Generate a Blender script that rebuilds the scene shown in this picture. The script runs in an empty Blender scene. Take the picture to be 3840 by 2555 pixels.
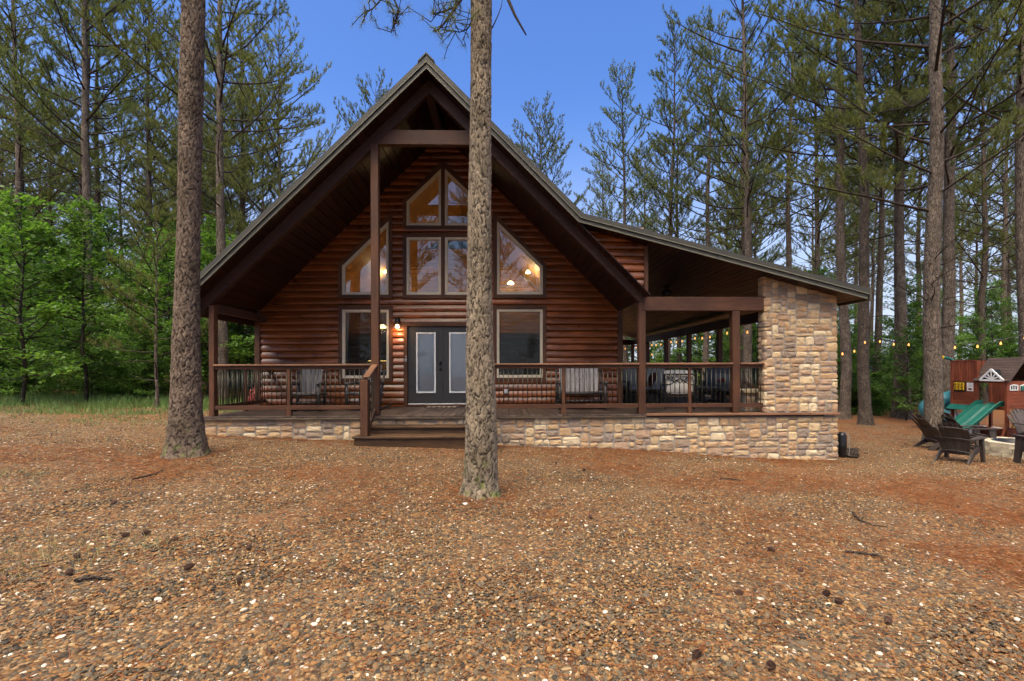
import bpy, math, random
import numpy as np
from mathutils import Vector, Matrix, Euler

# ------------------------------------------------------------------ camera, sky, sun, exposure
SC = bpy.context.scene
COL = SC.collection
FPX, CX, HY = 1707.0, 1920.0, 1383.0          # focal length, centre and horizon in photograph pixels
TH, RO, CZ = math.atan(44 / 1707), 0.0035, 1.6  # yaw, roll, eye height
FWD = Vector((math.sin(TH), math.cos(TH), 0))
RGT = Vector((math.cos(TH), -math.sin(TH), 0))
cam_d = bpy.data.cameras.new("camera")
cam_d.sensor_width = 36.0
cam_d.lens = 36.0 * FPX / 3840
cam_d.shift_y = (HY - 1277.5) / 3840
cam_d.clip_end = 2000
cam = bpy.data.objects.new("camera", cam_d)
COL.objects.link(cam)
cr = RGT * math.cos(RO) - Vector((0, 0, 1)) * math.sin(RO)
cu = Vector((0, 0, 1)) * math.cos(RO) + RGT * math.sin(RO)
cam.matrix_world = Matrix(((cr.x, cu.x, -FWD.x, 0), (cr.y, cu.y, -FWD.y, 0), (cr.z, cu.z, -FWD.z, CZ), (0, 0, 0, 1)))
SC.camera = cam

SUN_EL, SUN_AZ = math.radians(66), math.radians(205)   # azimuth clockwise from +Y
world = bpy.data.worlds.new("World")
SC.world = world
world.use_nodes = True
wn = world.node_tree
wn.nodes.clear()
w_out = wn.nodes.new("ShaderNodeOutputWorld")
w_bg = wn.nodes.new("ShaderNodeBackground")
w_sky = wn.nodes.new("ShaderNodeTexSky")
w_sky.sky_type = 'NISHITA'
w_sky.sun_disc = False
w_sky.sun_elevation = SUN_EL
w_sky.sun_rotation = SUN_AZ
w_sky.altitude = 300
w_sky.air_density = 1.0
w_sky.dust_density = 1.6
w_sky.ozone_density = 2.2
w_bg.inputs["Strength"].default_value = 0.13
w_hs = wn.nodes.new("ShaderNodeHueSaturation")
w_hs.inputs["Saturation"].default_value = 1.28
w_hs.inputs["Hue"].default_value = 0.512
wn.links.new(w_sky.outputs[0], w_hs.inputs["Color"])
# pale band of moist air low in the sky, the same all round
w_geo = wn.nodes.new("ShaderNodeNewGeometry")
w_sep = wn.nodes.new("ShaderNodeSeparateXYZ")
w_mr = wn.nodes.new("ShaderNodeMapRange")
w_mr.interpolation_type = 'SMOOTHSTEP'
w_mr.inputs[1].default_value, w_mr.inputs[2].default_value = -.52, -.02
w_mr.inputs[3].default_value, w_mr.inputs[4].default_value = 0.0, .85
w_mix = wn.nodes.new("ShaderNodeMix")
w_mix.data_type = 'RGBA'
w_mix.inputs[7].default_value = (2.55, 2.75, 3.3, 1)
wn.links.new(w_geo.outputs["Incoming"], w_sep.inputs[0])
wn.links.new(w_sep.outputs[2], w_mr.inputs[0])
wn.links.new(w_mr.outputs[0], w_mix.inputs[0])
wn.links.new(w_hs.outputs[0], w_mix.inputs[6])
wn.links.new(w_mix.outputs[2], w_bg.inputs[0])
wn.links.new(w_bg.outputs[0], w_out.inputs[0])

sun_d = bpy.data.lights.new("sun", 'SUN')
sun_d.energy = 3.9
sun_d.angle = math.radians(60)
sun_d.color = (1.0, 0.86, 0.63)
sun = bpy.data.objects.new("sun", sun_d)
COL.objects.link(sun)
sdir = Vector((math.sin(SUN_AZ) * math.cos(SUN_EL), math.cos(SUN_AZ) * math.cos(SUN_EL), math.sin(SUN_EL)))
sun.rotation_euler = sdir.to_track_quat('Z', 'Y').to_euler()
sun.location = (0, 0, 40)

SC.view_settings.view_transform = 'Standard'
SC.view_settings.look = 'None'
SC.view_settings.gamma = 1
SC.view_settings.exposure = 1.1
SC.render.engine = 'CYCLES'
SC.cycles.max_bounces = 5
SC.cycles.diffuse_bounces = 2
SC.cycles.glossy_bounces = 3
SC.cycles.transmission_bounces = 3
SC.cycles.transparent_max_bounces = 10
SC.cycles.sample_clamp_indirect = 6
SC.cycles.use_denoising = True
SC.cycles.use_adaptive_sampling = True
SC.cycles.adaptive_threshold = 0.02
SC.cycles.use_light_tree = False
SC.cycles.caustics_reflective = False
SC.cycles.caustics_refractive = False

R = random.Random(11)
NR = np.random.default_rng(5)


def U(px, py, Y):
    """world point on the vertical plane at depth Y that the photograph shows at pixel (px, py)"""
    u, v = (px - CX) / FPX, (HY - py) / FPX
    a = u * math.cos(RO) + v * math.sin(RO)
    b = -u * math.sin(RO) + v * math.cos(RO)
    d = RGT * a + FWD
    t = Y / d.y
    return Vector((d.x * t, Y, CZ + b * t))


def UX(px, py, X):
    """the same on a plane of constant X"""
    p = U(px, py, 10.0)
    t = X / p.x
    return Vector((X, 10.0 * t, CZ + (p.z - CZ) * t))


def ground_z(x, y):
    gx = np.interp(x, [-60, -18, -12, -6.3, -4.2, 0, 2, 5, 7.2, 13, 30, 60], [1.2, .62, .48, .21, .14, -.03, -.12, -.32, -.43, -.47, -.55, -.8])
    far = np.interp(y, [-20, 2, 5, 9], [0.6, .78, .95, 1.0])
    return gx * far + 0.02 * np.sin(x * 1.3 + 0.5) * np.sin(y * 1.1)


def G(x, y):
    return float(ground_z(x, y))


# ------------------------------------------------------------------ materials
def newmat(name):
    m = bpy.data.materials.new(name)
    m.use_nodes = True
    nt = m.node_tree
    return m, nt, nt.nodes["Principled BSDF"]


def N(nt, t, **kw):
    n = nt.nodes.new(t)
    for k, v in kw.items():
        if k in n.inputs.keys():
            n.inputs[k].default_value = v
        else:
            setattr(n, k, v)
    return n


def ramp(nt, cols, pos=None, const=False):
    r = nt.nodes.new("ShaderNodeValToRGB")
    e = r.color_ramp.elements
    n = len(cols)
    pos = pos or [i / max(1, n - 1) for i in range(n)]
    while len(e) < n:
        e.new(0.5)
    for i in range(n):
        e[i].position = pos[i]
        e[i].color = (*cols[i], 1)
    if const:
        r.color_ramp.interpolation = 'CONSTANT'
    return r


def mixc(nt, fac, a, b, mode='MIX'):
    n = nt.nodes.new("ShaderNodeMix")
    n.data_type = 'RGBA'
    n.blend_type = mode
    for s, v in ((0, fac), (6, a), (7, b)):
        if isinstance(v, (int, float)):
            n.inputs[s].default_value = v
        elif isinstance(v, tuple):
            n.inputs[s].default_value = (*v, 1)
        else:
            nt.links.new(v, n.inputs[s])
    return n.outputs[2]


def valmul(nt, col, rnd_out, lo, hi):
    mr = N(nt, "ShaderNodeMapRange")
    nt.links.new(rnd_out, mr.inputs[0])
    mr.inputs[3].default_value = lo
    mr.inputs[4].default_value = hi
    hs = N(nt, "ShaderNodeHueSaturation")
    nt.links.new(mr.outputs[0], hs.inputs["Value"])
    nt.links.new(col, hs.inputs["Color"])
    return hs.outputs[0]


def plain(name, col, rough=.6, metal=0, spec=.5, noise=.12, nscale=8, bump=0.0):
    m, nt, b = newmat(name)
    pos = N(nt, "ShaderNodeTexCoord")
    nz = N(nt, "ShaderNodeTexNoise", Scale=nscale, Detail=5)
    nt.links.new(pos.outputs["Object"], nz.inputs["Vector"])
    c1 = tuple(c * (1 - noise) for c in col)
    c2 = tuple(min(1, c * (1 + noise)) for c in col)
    r = ramp(nt, [c1, c2], [.3, .7])
    nt.links.new(nz.outputs[0], r.inputs[0])
    nt.links.new(r.outputs[0], b.inputs["Base Color"])
    b.inputs["Roughness"].default_value = rough
    b.inputs["Metallic"].default_value = metal
    b.inputs["Specular IOR Level"].default_value = spec
    if bump:
        bp = N(nt, "ShaderNodeBump", Strength=bump, Distance=.01)
        nt.links.new(nz.outputs[0], bp.inputs["Height"])
        nt.links.new(bp.outputs[0], b.inputs["Normal"])
    return m


def wood(name, c1, c2, axis=0, rough=.6, var=.2, bump=.25, spec=.35, fine=34, stain=.35, knots=True):
    m, nt, b = newmat(name)
    geo = N(nt, "ShaderNodeNewGeometry")
    mp = N(nt, "ShaderNodeMapping")
    sc = [fine] * 3
    sc[axis] = fine * .045
    mp.inputs["Scale"].default_value = sc
    oi = N(nt, "ShaderNodeObjectInfo")
    off = N(nt, "ShaderNodeVectorMath", operation='SCALE')
    off.inputs[0].default_value = (17, 23, 31)
    nt.links.new(oi.outputs["Random"], off.inputs["Scale"])
    ad = N(nt, "ShaderNodeVectorMath", operation='ADD')
    nt.links.new(geo.outputs["Position"], ad.inputs[0])
    nt.links.new(off.outputs[0], ad.inputs[1])
    nt.links.new(ad.outputs[0], mp.inputs["Vector"])
    nz = N(nt, "ShaderNodeTexNoise", Scale=1.0, Detail=6, Roughness=.65, Distortion=.6)
    nt.links.new(mp.outputs[0], nz.inputs["Vector"])
    r = ramp(nt, [c1, c2], [.32, .68])
    nt.links.new(nz.outputs[0], r.inputs[0])
    n2 = N(nt, "ShaderNodeTexNoise", Scale=1.6, Detail=4)
    nt.links.new(ad.outputs[0], n2.inputs["Vector"])
    r2 = ramp(nt, [(1 - stain,) * 3, (1.12,) * 3], [.3, .65])
    nt.links.new(n2.outputs[0], r2.inputs[0])
    col = mixc(nt, 1.0, r.outputs[0], r2.outputs[0], 'MULTIPLY')
    if knots:
        k = N(nt, "ShaderNodeTexVoronoi", Scale=1.0)
        mk = N(nt, "ShaderNodeMapping")
        ks = [7.0] * 3
        ks[axis] = 2.2
        mk.inputs["Scale"].default_value = ks
        nt.links.new(ad.outputs[0], mk.inputs["Vector"])
        nt.links.new(mk.outputs[0], k.inputs["Vector"])
        rk = ramp(nt, [(.35,) * 3, (1,) * 3], [.06, .13])
        nt.links.new(k.outputs["Distance"], rk.inputs[0])
        col = mixc(nt, .8, col, rk.outputs[0], 'MULTIPLY')
    col = valmul(nt, col, oi.outputs["Random"], 1 - var, 1 + var)
    nt.links.new(col, b.inputs["Base Color"])
    b.inputs["Roughness"].default_value = rough
    b.inputs["Specular IOR Level"].default_value = spec
    rr = N(nt, "ShaderNodeMapRange")
    nt.links.new(n2.outputs[0], rr.inputs[0])
    rr.inputs[3].default_value = rough - .12
    rr.inputs[4].default_value = rough + .15
    nt.links.new(rr.outputs[0], b.inputs["Roughness"])
    bp = N(nt, "ShaderNodeBump", Strength=bump, Distance=.006)
    nt.links.new(nz.outputs[0], bp.inputs["Height"])
    nt.links.new(bp.outputs[0], b.inputs["Normal"])
    return m


def foliage(name, cols, trans=.35, rough=.55, matte=False):
    m, nt, b = newmat(name)
    geo = N(nt, "ShaderNodeNewGeometry")
    r = ramp(nt, cols)
    nt.links.new(geo.outputs["Random Per Island"], r.inputs[0])
    oi = N(nt, "ShaderNodeObjectInfo")
    col = valmul(nt, r.outputs[0], oi.outputs["Random"], .8, 1.22)
    if matte:
        nt.nodes.remove(b)
        b = N(nt, "ShaderNodeBsdfDiffuse")
        nt.links.new(col, b.inputs[0])
    else:
        nt.links.new(col, b.inputs["Base Color"])
        b.inputs["Roughness"].default_value = rough
        b.inputs["Specular IOR Level"].default_value = .35
    tr = N(nt, "ShaderNodeBsdfTranslucent")
    lc = mixc(nt, 1.0, col, (1.15, 1.3, .55), 'MULTIPLY')
    nt.links.new(lc, tr.inputs[0])
    mx = N(nt, "ShaderNodeMixShader")
    mx.inputs[0].default_value = trans
    nt.links.new(b.outputs[0], mx.inputs[1])
    nt.links.new(tr.outputs[0], mx.inputs[2])
    nt.links.new(mx.outputs[0], nt.nodes["Material Output"].inputs[0])
    return m


def emit(name, col, strength):
    m, nt, b = newmat(name)
    b.inputs["Base Color"].default_value = (*col, 1)
    b.inputs["Emission Color"].default_value = (*col, 1)
    b.inputs["Emission Strength"].default_value = strength
    m.cycles.emission_sampling = 'NONE' if name != "counter_glow" else 'AUTO'
    return m


def glass(name, tint=(.74, .76, .72), refl=1.6):
    m, nt, b = newmat(name)
    nt.nodes.remove(b)
    tr = N(nt, "ShaderNodeBsdfTransparent")
    tr.inputs[0].default_value = (*tint, 1)
    gl = N(nt, "ShaderNodeBsdfGlossy", Roughness=.015)
    gl.inputs[0].default_value = (.9, .93, .95, 1)
    fr = N(nt, "ShaderNodeFresnel", IOR=1.5)
    geo = N(nt, "ShaderNodeNewGeometry")
    nz = N(nt, "ShaderNodeTexNoise", Scale=1.3, Detail=1)
    nt.links.new(geo.outputs["Position"], nz.inputs["Vector"])
    bp = N(nt, "ShaderNodeBump", Strength=.03, Distance=.05)
    nt.links.new(nz.outputs[0], bp.inputs["Height"])
    nt.links.new(bp.outputs[0], gl.inputs["Normal"])
    mm = N(nt, "ShaderNodeMath", operation='MULTIPLY')
    mm.inputs[1].default_value = refl
    nt.links.new(fr.outputs[0], mm.inputs[0])
    mx = N(nt, "ShaderNodeMixShader")
    nt.links.new(mm.outputs[0], mx.inputs[0])
    nt.links.new(tr.outputs[0], mx.inputs[1])
    nt.links.new(gl.outputs[0], mx.inputs[2])
    nt.links.new(mx.outputs[0], nt.nodes["Material Output"].inputs[0])
    return m


STONE_COLS = [(.40, .265, .155), (.52, .365, .20), (.34, .235, .15), (.60, .455, .27), (.46, .305, .175), (.29, .225, .17),
              (.50, .33, .18), (.64, .52, .34), (.41, .28, .185), (.50, .37, .22), (.33, .245, .175), (.57, .42, .25)]


def stone_mat(name, cols=STONE_COLS, gain=1.0):
    m, nt, b = newmat(name)
    oi = N(nt, "ShaderNodeObjectInfo")
    geo = N(nt, "ShaderNodeNewGeometry")
    r = ramp(nt, [tuple(c * gain for c in k) for k in cols], const=True)
    nt.links.new(oi.outputs["Random"], r.inputs[0])
    nz = N(nt, "ShaderNodeTexNoise", Scale=9, Detail=7, Roughness=.7)
    nt.links.new(geo.outputs["Position"], nz.inputs["Vector"])
    r2 = ramp(nt, [(.62, .58, .56), (1.0, .98, .95), (1.2, 1.16, 1.08)], [.28, .5, .75])
    nt.links.new(nz.outputs[0], r2.inputs[0])
    col = mixc(nt, .8, r.outputs[0], r2.outputs[0], 'MULTIPLY')
    n3 = N(nt, "ShaderNodeTexNoise", Scale=3.2, Detail=3)
    nt.links.new(geo.outputs["Position"], n3.inputs["Vector"])
    r3 = ramp(nt, [(0, 0, 0), (1, 1, 1)], [.56, .7])
    nt.links.new(n3.outputs[0], r3.inputs[0])
    col = mixc(nt, r3.outputs[0], col, mixc(nt, .5, col, (.27, .23, .2)))
    nt.links.new(col, b.inputs["Base Color"])
    b.inputs["Roughness"].default_value = .85
    b.inputs["Specular IOR Level"].default_value = .2
    n4 = N(nt, "ShaderNodeTexNoise", Scale=38, Detail=6, Roughness=.7)
    nt.links.new(geo.outputs["Position"], n4.inputs["Vector"])
    bp = N(nt, "ShaderNodeBump", Strength=.55, Distance=.012)
    nt.links.new(n4.outputs[0], bp.inputs["Height"])
    nt.links.new(bp.outputs[0], b.inputs["Normal"])
    return m


def bark_mat(name, plate, dark, moss=.0, attr=False, sx=22, sz=7):
    m, nt, b = newmat(name)
    tc = N(nt, "ShaderNodeTexCoord")
    mp = N(nt, "ShaderNodeMapping")
    mp.inputs["Scale"].default_value = (sx, sx, sz)
    nz0 = N(nt, "ShaderNodeTexNoise", Scale=3, Detail=3)
    nt.links.new(tc.outputs["Object"], nz0.inputs["Vector"])
    warp = mixc(nt, .12, tc.outputs["Object"], nz0.outputs["Color"], 'ADD')
    nt.links.new(warp, mp.inputs["Vector"])
    vo = N(nt, "ShaderNodeTexVoronoi", feature='DISTANCE_TO_EDGE', Scale=1.0)
    nt.links.new(mp.outputs[0], vo.inputs["Vector"])
    vc = N(nt, "ShaderNodeTexVoronoi", Scale=1.0)
    nt.links.new(mp.outputs[0], vc.inputs["Vector"])
    nz = N(nt, "ShaderNodeTexNoise", Scale=26, Detail=6, Roughness=.7)
    mp2 = N(nt, "ShaderNodeMapping")
    mp2.inputs["Scale"].default_value = (1.6, 1.6, .5)
    nt.links.new(tc.outputs["Object"], mp2.inputs["Vector"])
    nt.links.new(mp2.outputs[0], nz.inputs["Vector"])
    rp = ramp(nt, [tuple(c * .62 for c in plate), plate, tuple(c * 1.3 for c in plate)], [.25, .52, .8])
    nt.links.new(nz.outputs[0], rp.inputs[0])
    sc_ = N(nt, "ShaderNodeSeparateColor")
    nt.links.new(vc.outputs["Color"], sc_.inputs[0])
    pc = valmul(nt, rp.outputs[0], sc_.outputs[0], .72, 1.2)
    if attr:
        at = N(nt, "ShaderNodeAttribute", attribute_name="furrow")
        fac = at.outputs["Fac"]
    else:
        re = ramp(nt, [(.1, .1, .1), (1, 1, 1)], [.015, .10])
        nt.links.new(vo.outputs["Distance"], re.inputs[0])
        fac = re.outputs[0]
    nb_ = N(nt, "ShaderNodeTexNoise", Scale=2.3, Detail=4, Roughness=.6)
    nt.links.new(tc.outputs["Object"], nb_.inputs["Vector"])
    rb_ = ramp(nt, [(.62, .60, .55), (1.0, 1.0, 1.0), (1.18, 1.15, 1.08)], [.32, .5, .7])
    nt.links.new(nb_.outputs[0], rb_.inputs[0])
    pc = mixc(nt, 1.0, pc, rb_.outputs[0], 'MULTIPLY')
    col = mixc(nt, fac, dark, pc)
    if moss > 0:
        sp = N(nt, "ShaderNodeSeparateXYZ")
        nt.links.new(tc.outputs["Object"], sp.inputs[0])
        mr = N(nt, "ShaderNodeMapRange")
        nt.links.new(sp.outputs[2], mr.inputs[0])
        mr.inputs[1].default_value = 0.0
        mr.inputs[2].default_value = .7
        mr.inputs[3].default_value = 1.0
        mr.inputs[4].default_value = .0
        nm = N(nt, "ShaderNodeTexNoise", Scale=7, Detail=5)
        nt.links.new(tc.outputs["Object"], nm.inputs["Vector"])
        rm = ramp(nt, [(0, 0, 0), (1, 1, 1)], [.54, .64])
        nt.links.new(nm.outputs[0], rm.inputs[0])
        mf = N(nt, "ShaderNodeMath", operation='MULTIPLY')
        nt.links.new(mr.outputs[0], mf.inputs[0])
        nt.links.new(rm.outputs[0], mf.inputs[1])
        m2 = N(nt, "ShaderNodeMath", operation='MULTIPLY')
        m2.inputs[1].default_value = moss
        nt.links.new(mf.outputs[0], m2.inputs[0])
        col = mixc(nt, m2.outputs[0], col, (.13, .17, .035))
    nt.links.new(col, b.inputs["Base Color"])
    b.inputs["Roughness"].default_value = .9
    b.inputs["Specular IOR Level"].default_value = .15
    bp = N(nt, "ShaderNodeBump", Strength=.7, Distance=.02)
    if attr:
        nt.links.new(nz.outputs[0], bp.inputs["Height"])
    else:
        ad = N(nt, "ShaderNodeMath", operation='ADD')
        nt.links.new(fac, ad.inputs[0])
        nt.links.new(nz.outputs[0], ad.inputs[1])
        nt.links.new(ad.outputs[0], bp.inputs["Height"])
    nt.links.new(bp.outputs[0], b.inputs["Normal"])
    return m


def blind_mat(name):
    """white mini blind behind the door glass: fine horizontal slats"""
    m, nt, b = newmat(name)
    geo = N(nt, "ShaderNodeNewGeometry")
    wv = N(nt, "ShaderNodeTexWave", Scale=20.0, bands_direction='Z')
    nt.links.new(geo.outputs["Position"], wv.inputs["Vector"])
    r = ramp(nt, [(.62, .64, .66), (.86, .87, .87)], [.15, .5])
    nt.links.new(wv.outputs[0], r.inputs[0])
    nt.links.new(r.outputs[0], b.inputs["Base Color"])
    b.inputs["Roughness"].default_value = .25
    return m


def gravel_mat(name):
    m, nt, b = newmat(name)
    geo = N(nt, "ShaderNodeNewGeometry")
    vo = N(nt, "ShaderNodeTexVoronoi", Scale=46.0)
    nt.links.new(geo.outputs["Position"], vo.inputs["Vector"])
    sep = N(nt, "ShaderNodeSeparateColor")
    nt.links.new(vo.outputs["Color"], sep.inputs[0])
    rc = ramp(nt, [(.075, .056, .034), (.165, .096, .044), (.105, .08, .05), (.24, .13, .048), (.042, .035, .026), (.29, .19, .094), (.13, .092, .054), (.20, .105, .04), (.55, .47, .37)],
              [0, .14, .28, .42, .55, .68, .8, .9, .98], const=True)
    nt.links.new(sep.outputs[0], rc.inputs[0])
    edge = ramp(nt, [(1, 1, 1), (.25, .2, .17)], [.45, .95])
    nt.links.new(vo.outputs["Distance"], edge.inputs[0])
    peb = mixc(nt, .8, rc.outputs[0], edge.outputs[0], 'MULTIPLY')
    # rust coloured pine straw lying in drifts
    mp = N(nt, "ShaderNodeMapping")
    mp.inputs["Scale"].default_value = (60, 160, 1)
    mp.inputs["Rotation"].default_value = (0, 0, .5)
    nt.links.new(geo.outputs["Position"], mp.inputs["Vector"])
    ns = N(nt, "ShaderNodeTexNoise", Scale=1.0, Detail=4, Distortion=1.5)
    nt.links.new(mp.outputs[0], ns.inputs["Vector"])
    rs = ramp(nt, [(.07, .024, .008), (.20, .07, .02), (.29, .125, .047)], [.3, .5, .7])
    nt.links.new(ns.outputs[0], rs.inputs[0])
    n1 = N(nt, "ShaderNodeTexNoise", Scale=.55, Detail=6, Roughness=.62)
    nt.links.new(geo.outputs["Position"], n1.inputs["Vector"])
    n1b = N(nt, "ShaderNodeTexNoise", Scale=6.0, Detail=4, Roughness=.7)
    nt.links.new(geo.outputs["Position"], n1b.inputs["Vector"])
    sm = N(nt, "ShaderNodeMath", operation='MULTIPLY_ADD')
    nt.links.new(n1b.outputs[0], sm.inputs[0])
    sm.inputs[1].default_value = .55
    nt.links.new(n1.outputs[0], sm.inputs[2])
    # litter grows thicker under the trees behind the yard
    sp = N(nt, "ShaderNodeSeparateXYZ")
    nt.links.new(geo.outputs["Position"], sp.inputs[0])
    mr = N(nt, "ShaderNodeMapRange")
    nt.links.new(sp.outputs[1], mr.inputs[0])
    mr.inputs[1].default_value = 12.0
    mr.inputs[2].default_value = 20.0
    mr.inputs[3].default_value = 0.0
    mr.inputs[4].default_value = .32
    sm2 = N(nt, "ShaderNodeMath", operation='ADD')
    nt.links.new(sm.outputs[0], sm2.inputs[0])
    nt.links.new(mr.outputs[0], sm2.inputs[1])
    rf = ramp(nt, [(.06, .06, .06), (.75, .75, .75)], [.80, 1.06])
    nt.links.new(sm2.outputs[0], rf.inputs[0])
    col = mixc(nt, rf.outputs[0], peb, rs.outputs[0])
    nt.links.new(col, b.inputs["Base Color"])
    b.inputs["Roughness"].default_value = .8
    b.inputs["Specular IOR Level"].default_value = .2
    bp = N(nt, "ShaderNodeBump", Strength=.9, Distance=.012, invert=True)
    nt.links.new(vo.outputs["Distance"], bp.inputs["Height"])
    nt.links.new(bp.outputs[0], b.inputs["Normal"])
    return m


def inst_mat(name, cols, pos=None, rough=.55, const=True, spec=.4):
    m, nt, b = newmat(name)
    oi = N(nt, "ShaderNodeObjectInfo")
    r = ramp(nt, cols, pos, const=const)
    nt.links.new(oi.outputs["Random"], r.inputs[0])
    tc = N(nt, "ShaderNodeTexCoord")
    nz = N(nt, "ShaderNodeTexNoise", Scale=2.2, Detail=3)
    nt.links.new(tc.outputs["Object"], nz.inputs["Vector"])
    r2 = ramp(nt, [(.75,) * 3, (1.2,) * 3], [.3, .7])
    nt.links.new(nz.outputs[0], r2.inputs[0])
    nt.links.new(mixc(nt, 1.0, r.outputs[0], r2.outputs[0], 'MULTIPLY'), b.inputs["Base Color"])
    b.inputs["Roughness"].default_value = rough
    b.inputs["Specular IOR Level"].default_value = spec
    return m


LOG = wood("log_stain", (.13, .031, .0065), (.29, .076, .013), 0, rough=.30, var=.2, bump=.2, spec=.55, fine=22, stain=.45)
TIMBER_X = wood("timber_x", (.060, .023, .0105), (.11, .045, .021), 0, rough=.62, var=.15, bump=.45)
TIMBER_Y = wood("timber_y", (.05, .021, .012), (.09, .04, .022), 1, rough=.62, var=.15, bump=.45)
TIMBER_Z = wood("timber_z", (.066, .025, .011), (.12, .049, .022), 2, rough=.62, var=.15, bump=.45)
RAFTER = wood("rafter_stain", (.034, .015, .010), (.062, .027, .018), 0, rough=.62, var=.1, bump=.4)
SOFFIT = wood("soffit_stain", (.018, .0062, .003), (.038, .0132, .0062), 1, rough=.38, var=.22, bump=.25)
DECK = wood("deck_board", (.062, .042, .032), (.112, .078, .06), 1, rough=.5, var=.16, bump=.4, stain=.5, knots=False)
DECKX = wood("deck_edge", (.075, .05, .032), (.14, .10, .065), 0, rough=.6, var=.2, bump=.4, stain=.6, knots=False)
STEP = wood("step_board", (.055, .027, .012), (.12, .062, .027), 0, rough=.5, var=.15, bump=.4, stain=.55)
RAILCAP = wood("rail_cap", (.17, .08, .04), (.29, .15, .085), 0, rough=.5, var=.12, bump=.3, stain=.4)
PINE = wood("interior_pine", (.30, .15, .055), (.48, .27, .11), 0, rough=.5, var=.15, bump=.1, stain=.3)
PINE_Y = wood("interior_pine_long", (.30, .15, .055), (.50, .28, .11), 1, rough=.5, var=.28, bump=.1, stain=.3)
GREYWOOD = wood("weathered_slat", (.20, .18, .175), (.36, .33, .325), 2, rough=.7, var=.12, bump=.4, stain=.3)
DARKSLAT = wood("dark_slat", (.085, .078, .078), (.165, .15, .15), 2, rough=.6, var=.15, bump=.4, stain=.3)
DARKLOG = plain("charred_log", (.032, .027, .026), .45, spec=.5, noise=.4, nscale=20)
REDWOOD = wood("playset_redwood", (.14, .032, .013), (.235, .062, .025), 0, rough=.6, var=.14, bump=.3)
METAL = plain("bronze_metal", (.072, .065, .044), .5, 0.1, noise=.1, nscale=2)
METAL_D = plain("bronze_metal_upper", (.048, .044, .031), .55, 0.1, noise=.15, nscale=2)
HEM = plain("bronze_hem", (.14, .13, .085), .45, 0.1)
TAN = plain("tan_frame", (.58, .50, .37), .5, noise=.06)
GLASS = glass("window_glass", refl=2.2)
CLEAR = glass("clear_glass", (.95, .96, .96), 1.0)
SCREEN, _n, _b0 = newmat("insect_screen")
_t0 = N(_n, "ShaderNodeBsdfTransparent")
_m0 = N(_n, "ShaderNodeMixShader")
_m0.inputs[0].default_value = .35
_b0.inputs["Base Color"].default_value = (.012, .012, .011, 1)
_b0.inputs["Roughness"].default_value = .9
_n.links.new(_t0.outputs[0], _m0.inputs[1])
_n.links.new(_b0.outputs[0], _m0.inputs[2])
_n.links.new(_m0.outputs[0], _n.nodes["Material Output"].inputs[0])
GREYDOOR = plain("charcoal_door", (.030, .0285, .027), .5, noise=.1, nscale=30)
WHITE = plain("white_trim", (.74, .74, .72), .45, noise=.04)
BLIND = blind_mat("door_blind")
BLACK = plain("black_metal", (.014, .014, .015), .4, .3, noise=.3)
BALUSTER = plain("baluster_metal", (.055, .052, .034), .45, .5, noise=.5, nscale=3)
MORTAR = plain("mortar", (.30, .275, .235), .95, noise=.25, nscale=30, bump=.5, spec=.1)
STONE = stone_mat("field_stone")
PITSTONE = stone_mat("fire_pit_block", [(.42, .38, .28), (.36, .32, .24), (.47, .42, .31), (.33, .30, .23)])
BARK_H = bark_mat("hero_bark", (.27, .215, .15), (.045, .035, .025), moss=.8, attr=True)
BARK_L = bark_mat("brown_bark", (.18, .134, .098), (.034, .025, .019), moss=.6, attr=True)
BARK = bark_mat("pine_bark", (.17, .135, .105), (.045, .035, .028))
BARK_M = bark_mat("brown_grey_bark", (.105, .082, .064), (.035, .028, .023))
BARK_D = bark_mat("dark_bark", (.075, .058, .046), (.022, .018, .015))
TWIG = plain("pine_twig", (.050, .038, .030), .9, noise=.3, spec=.1)
NEEDLE = foliage("pine_needles", [(.115, .132, .052), (.165, .178, .072), (.205, .208, .088), (.135, .152, .068)], trans=.45, matte=True)
NEEDLE_B = foliage("pine_needles_blue", [(.10, .128, .062), (.14, .165, .082), (.18, .195, .092)], trans=.45, matte=True)
LEAF = foliage("broad_leaves", [(.072, .152, .030), (.11, .205, .042), (.15, .25, .056), (.09, .175, .04)], trans=.5, rough=.4)
LEAF_D = foliage("deep_leaves", [(.062, .13, .03), (.09, .175, .04), (.125, .22, .05)], trans=.5, rough=.4)
GRASSM = inst_mat("grass_blade", [(.075, .16, .03), (.115, .21, .04), (.18, .24, .06), (.06, .14, .03)], const=False)
DRYGRASS = inst_mat("pale_grass", [(.30, .28, .11), (.21, .24, .08), (.36, .31, .15)], const=False)
GRAVEL = gravel_mat("gravel")
PEBBLE = inst_mat("pebbles", [(.10, .076, .046), (.19, .112, .052), (.12, .094, .060), (.28, .15, .055), (.045, .038, .028), (.34, .23, .11), (.145, .104, .060), (.235, .123, .046), (.115, .092, .063), (.60, .52, .41)],
                  [0, .13, .25, .38, .50, .61, .71, .8, .9, .974], rough=.7, spec=.25)
STRAW = inst_mat("pine_straw", [(.27, .088, .026), (.20, .06, .018), (.34, .145, .052), (.16, .052, .019)], const=False, rough=.7, spec=.2)
TEAL = plain("green_slide", (.012, .115, .085), .35, noise=.15, nscale=4)
TEALB = plain("teal_tube", (.035, .16, .19), .4, noise=.15, nscale=4)
SHINGLE = wood("brown_shingle", (.055, .036, .03), (.095, .065, .055), 0, rough=.8, var=.2, bump=.3, knots=False)
YELLOW = plain("yellow_plastic", (.75, .46, .01), .4)
RESIN = wood("brown_resin", (.040, .030, .026), (.075, .058, .050), 2, rough=.5, var=.08, bump=.2, knots=False)
FABRIC = plain("beige_cushion", (.56, .52, .46), .95, noise=.08, nscale=30, bump=.2)
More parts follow.
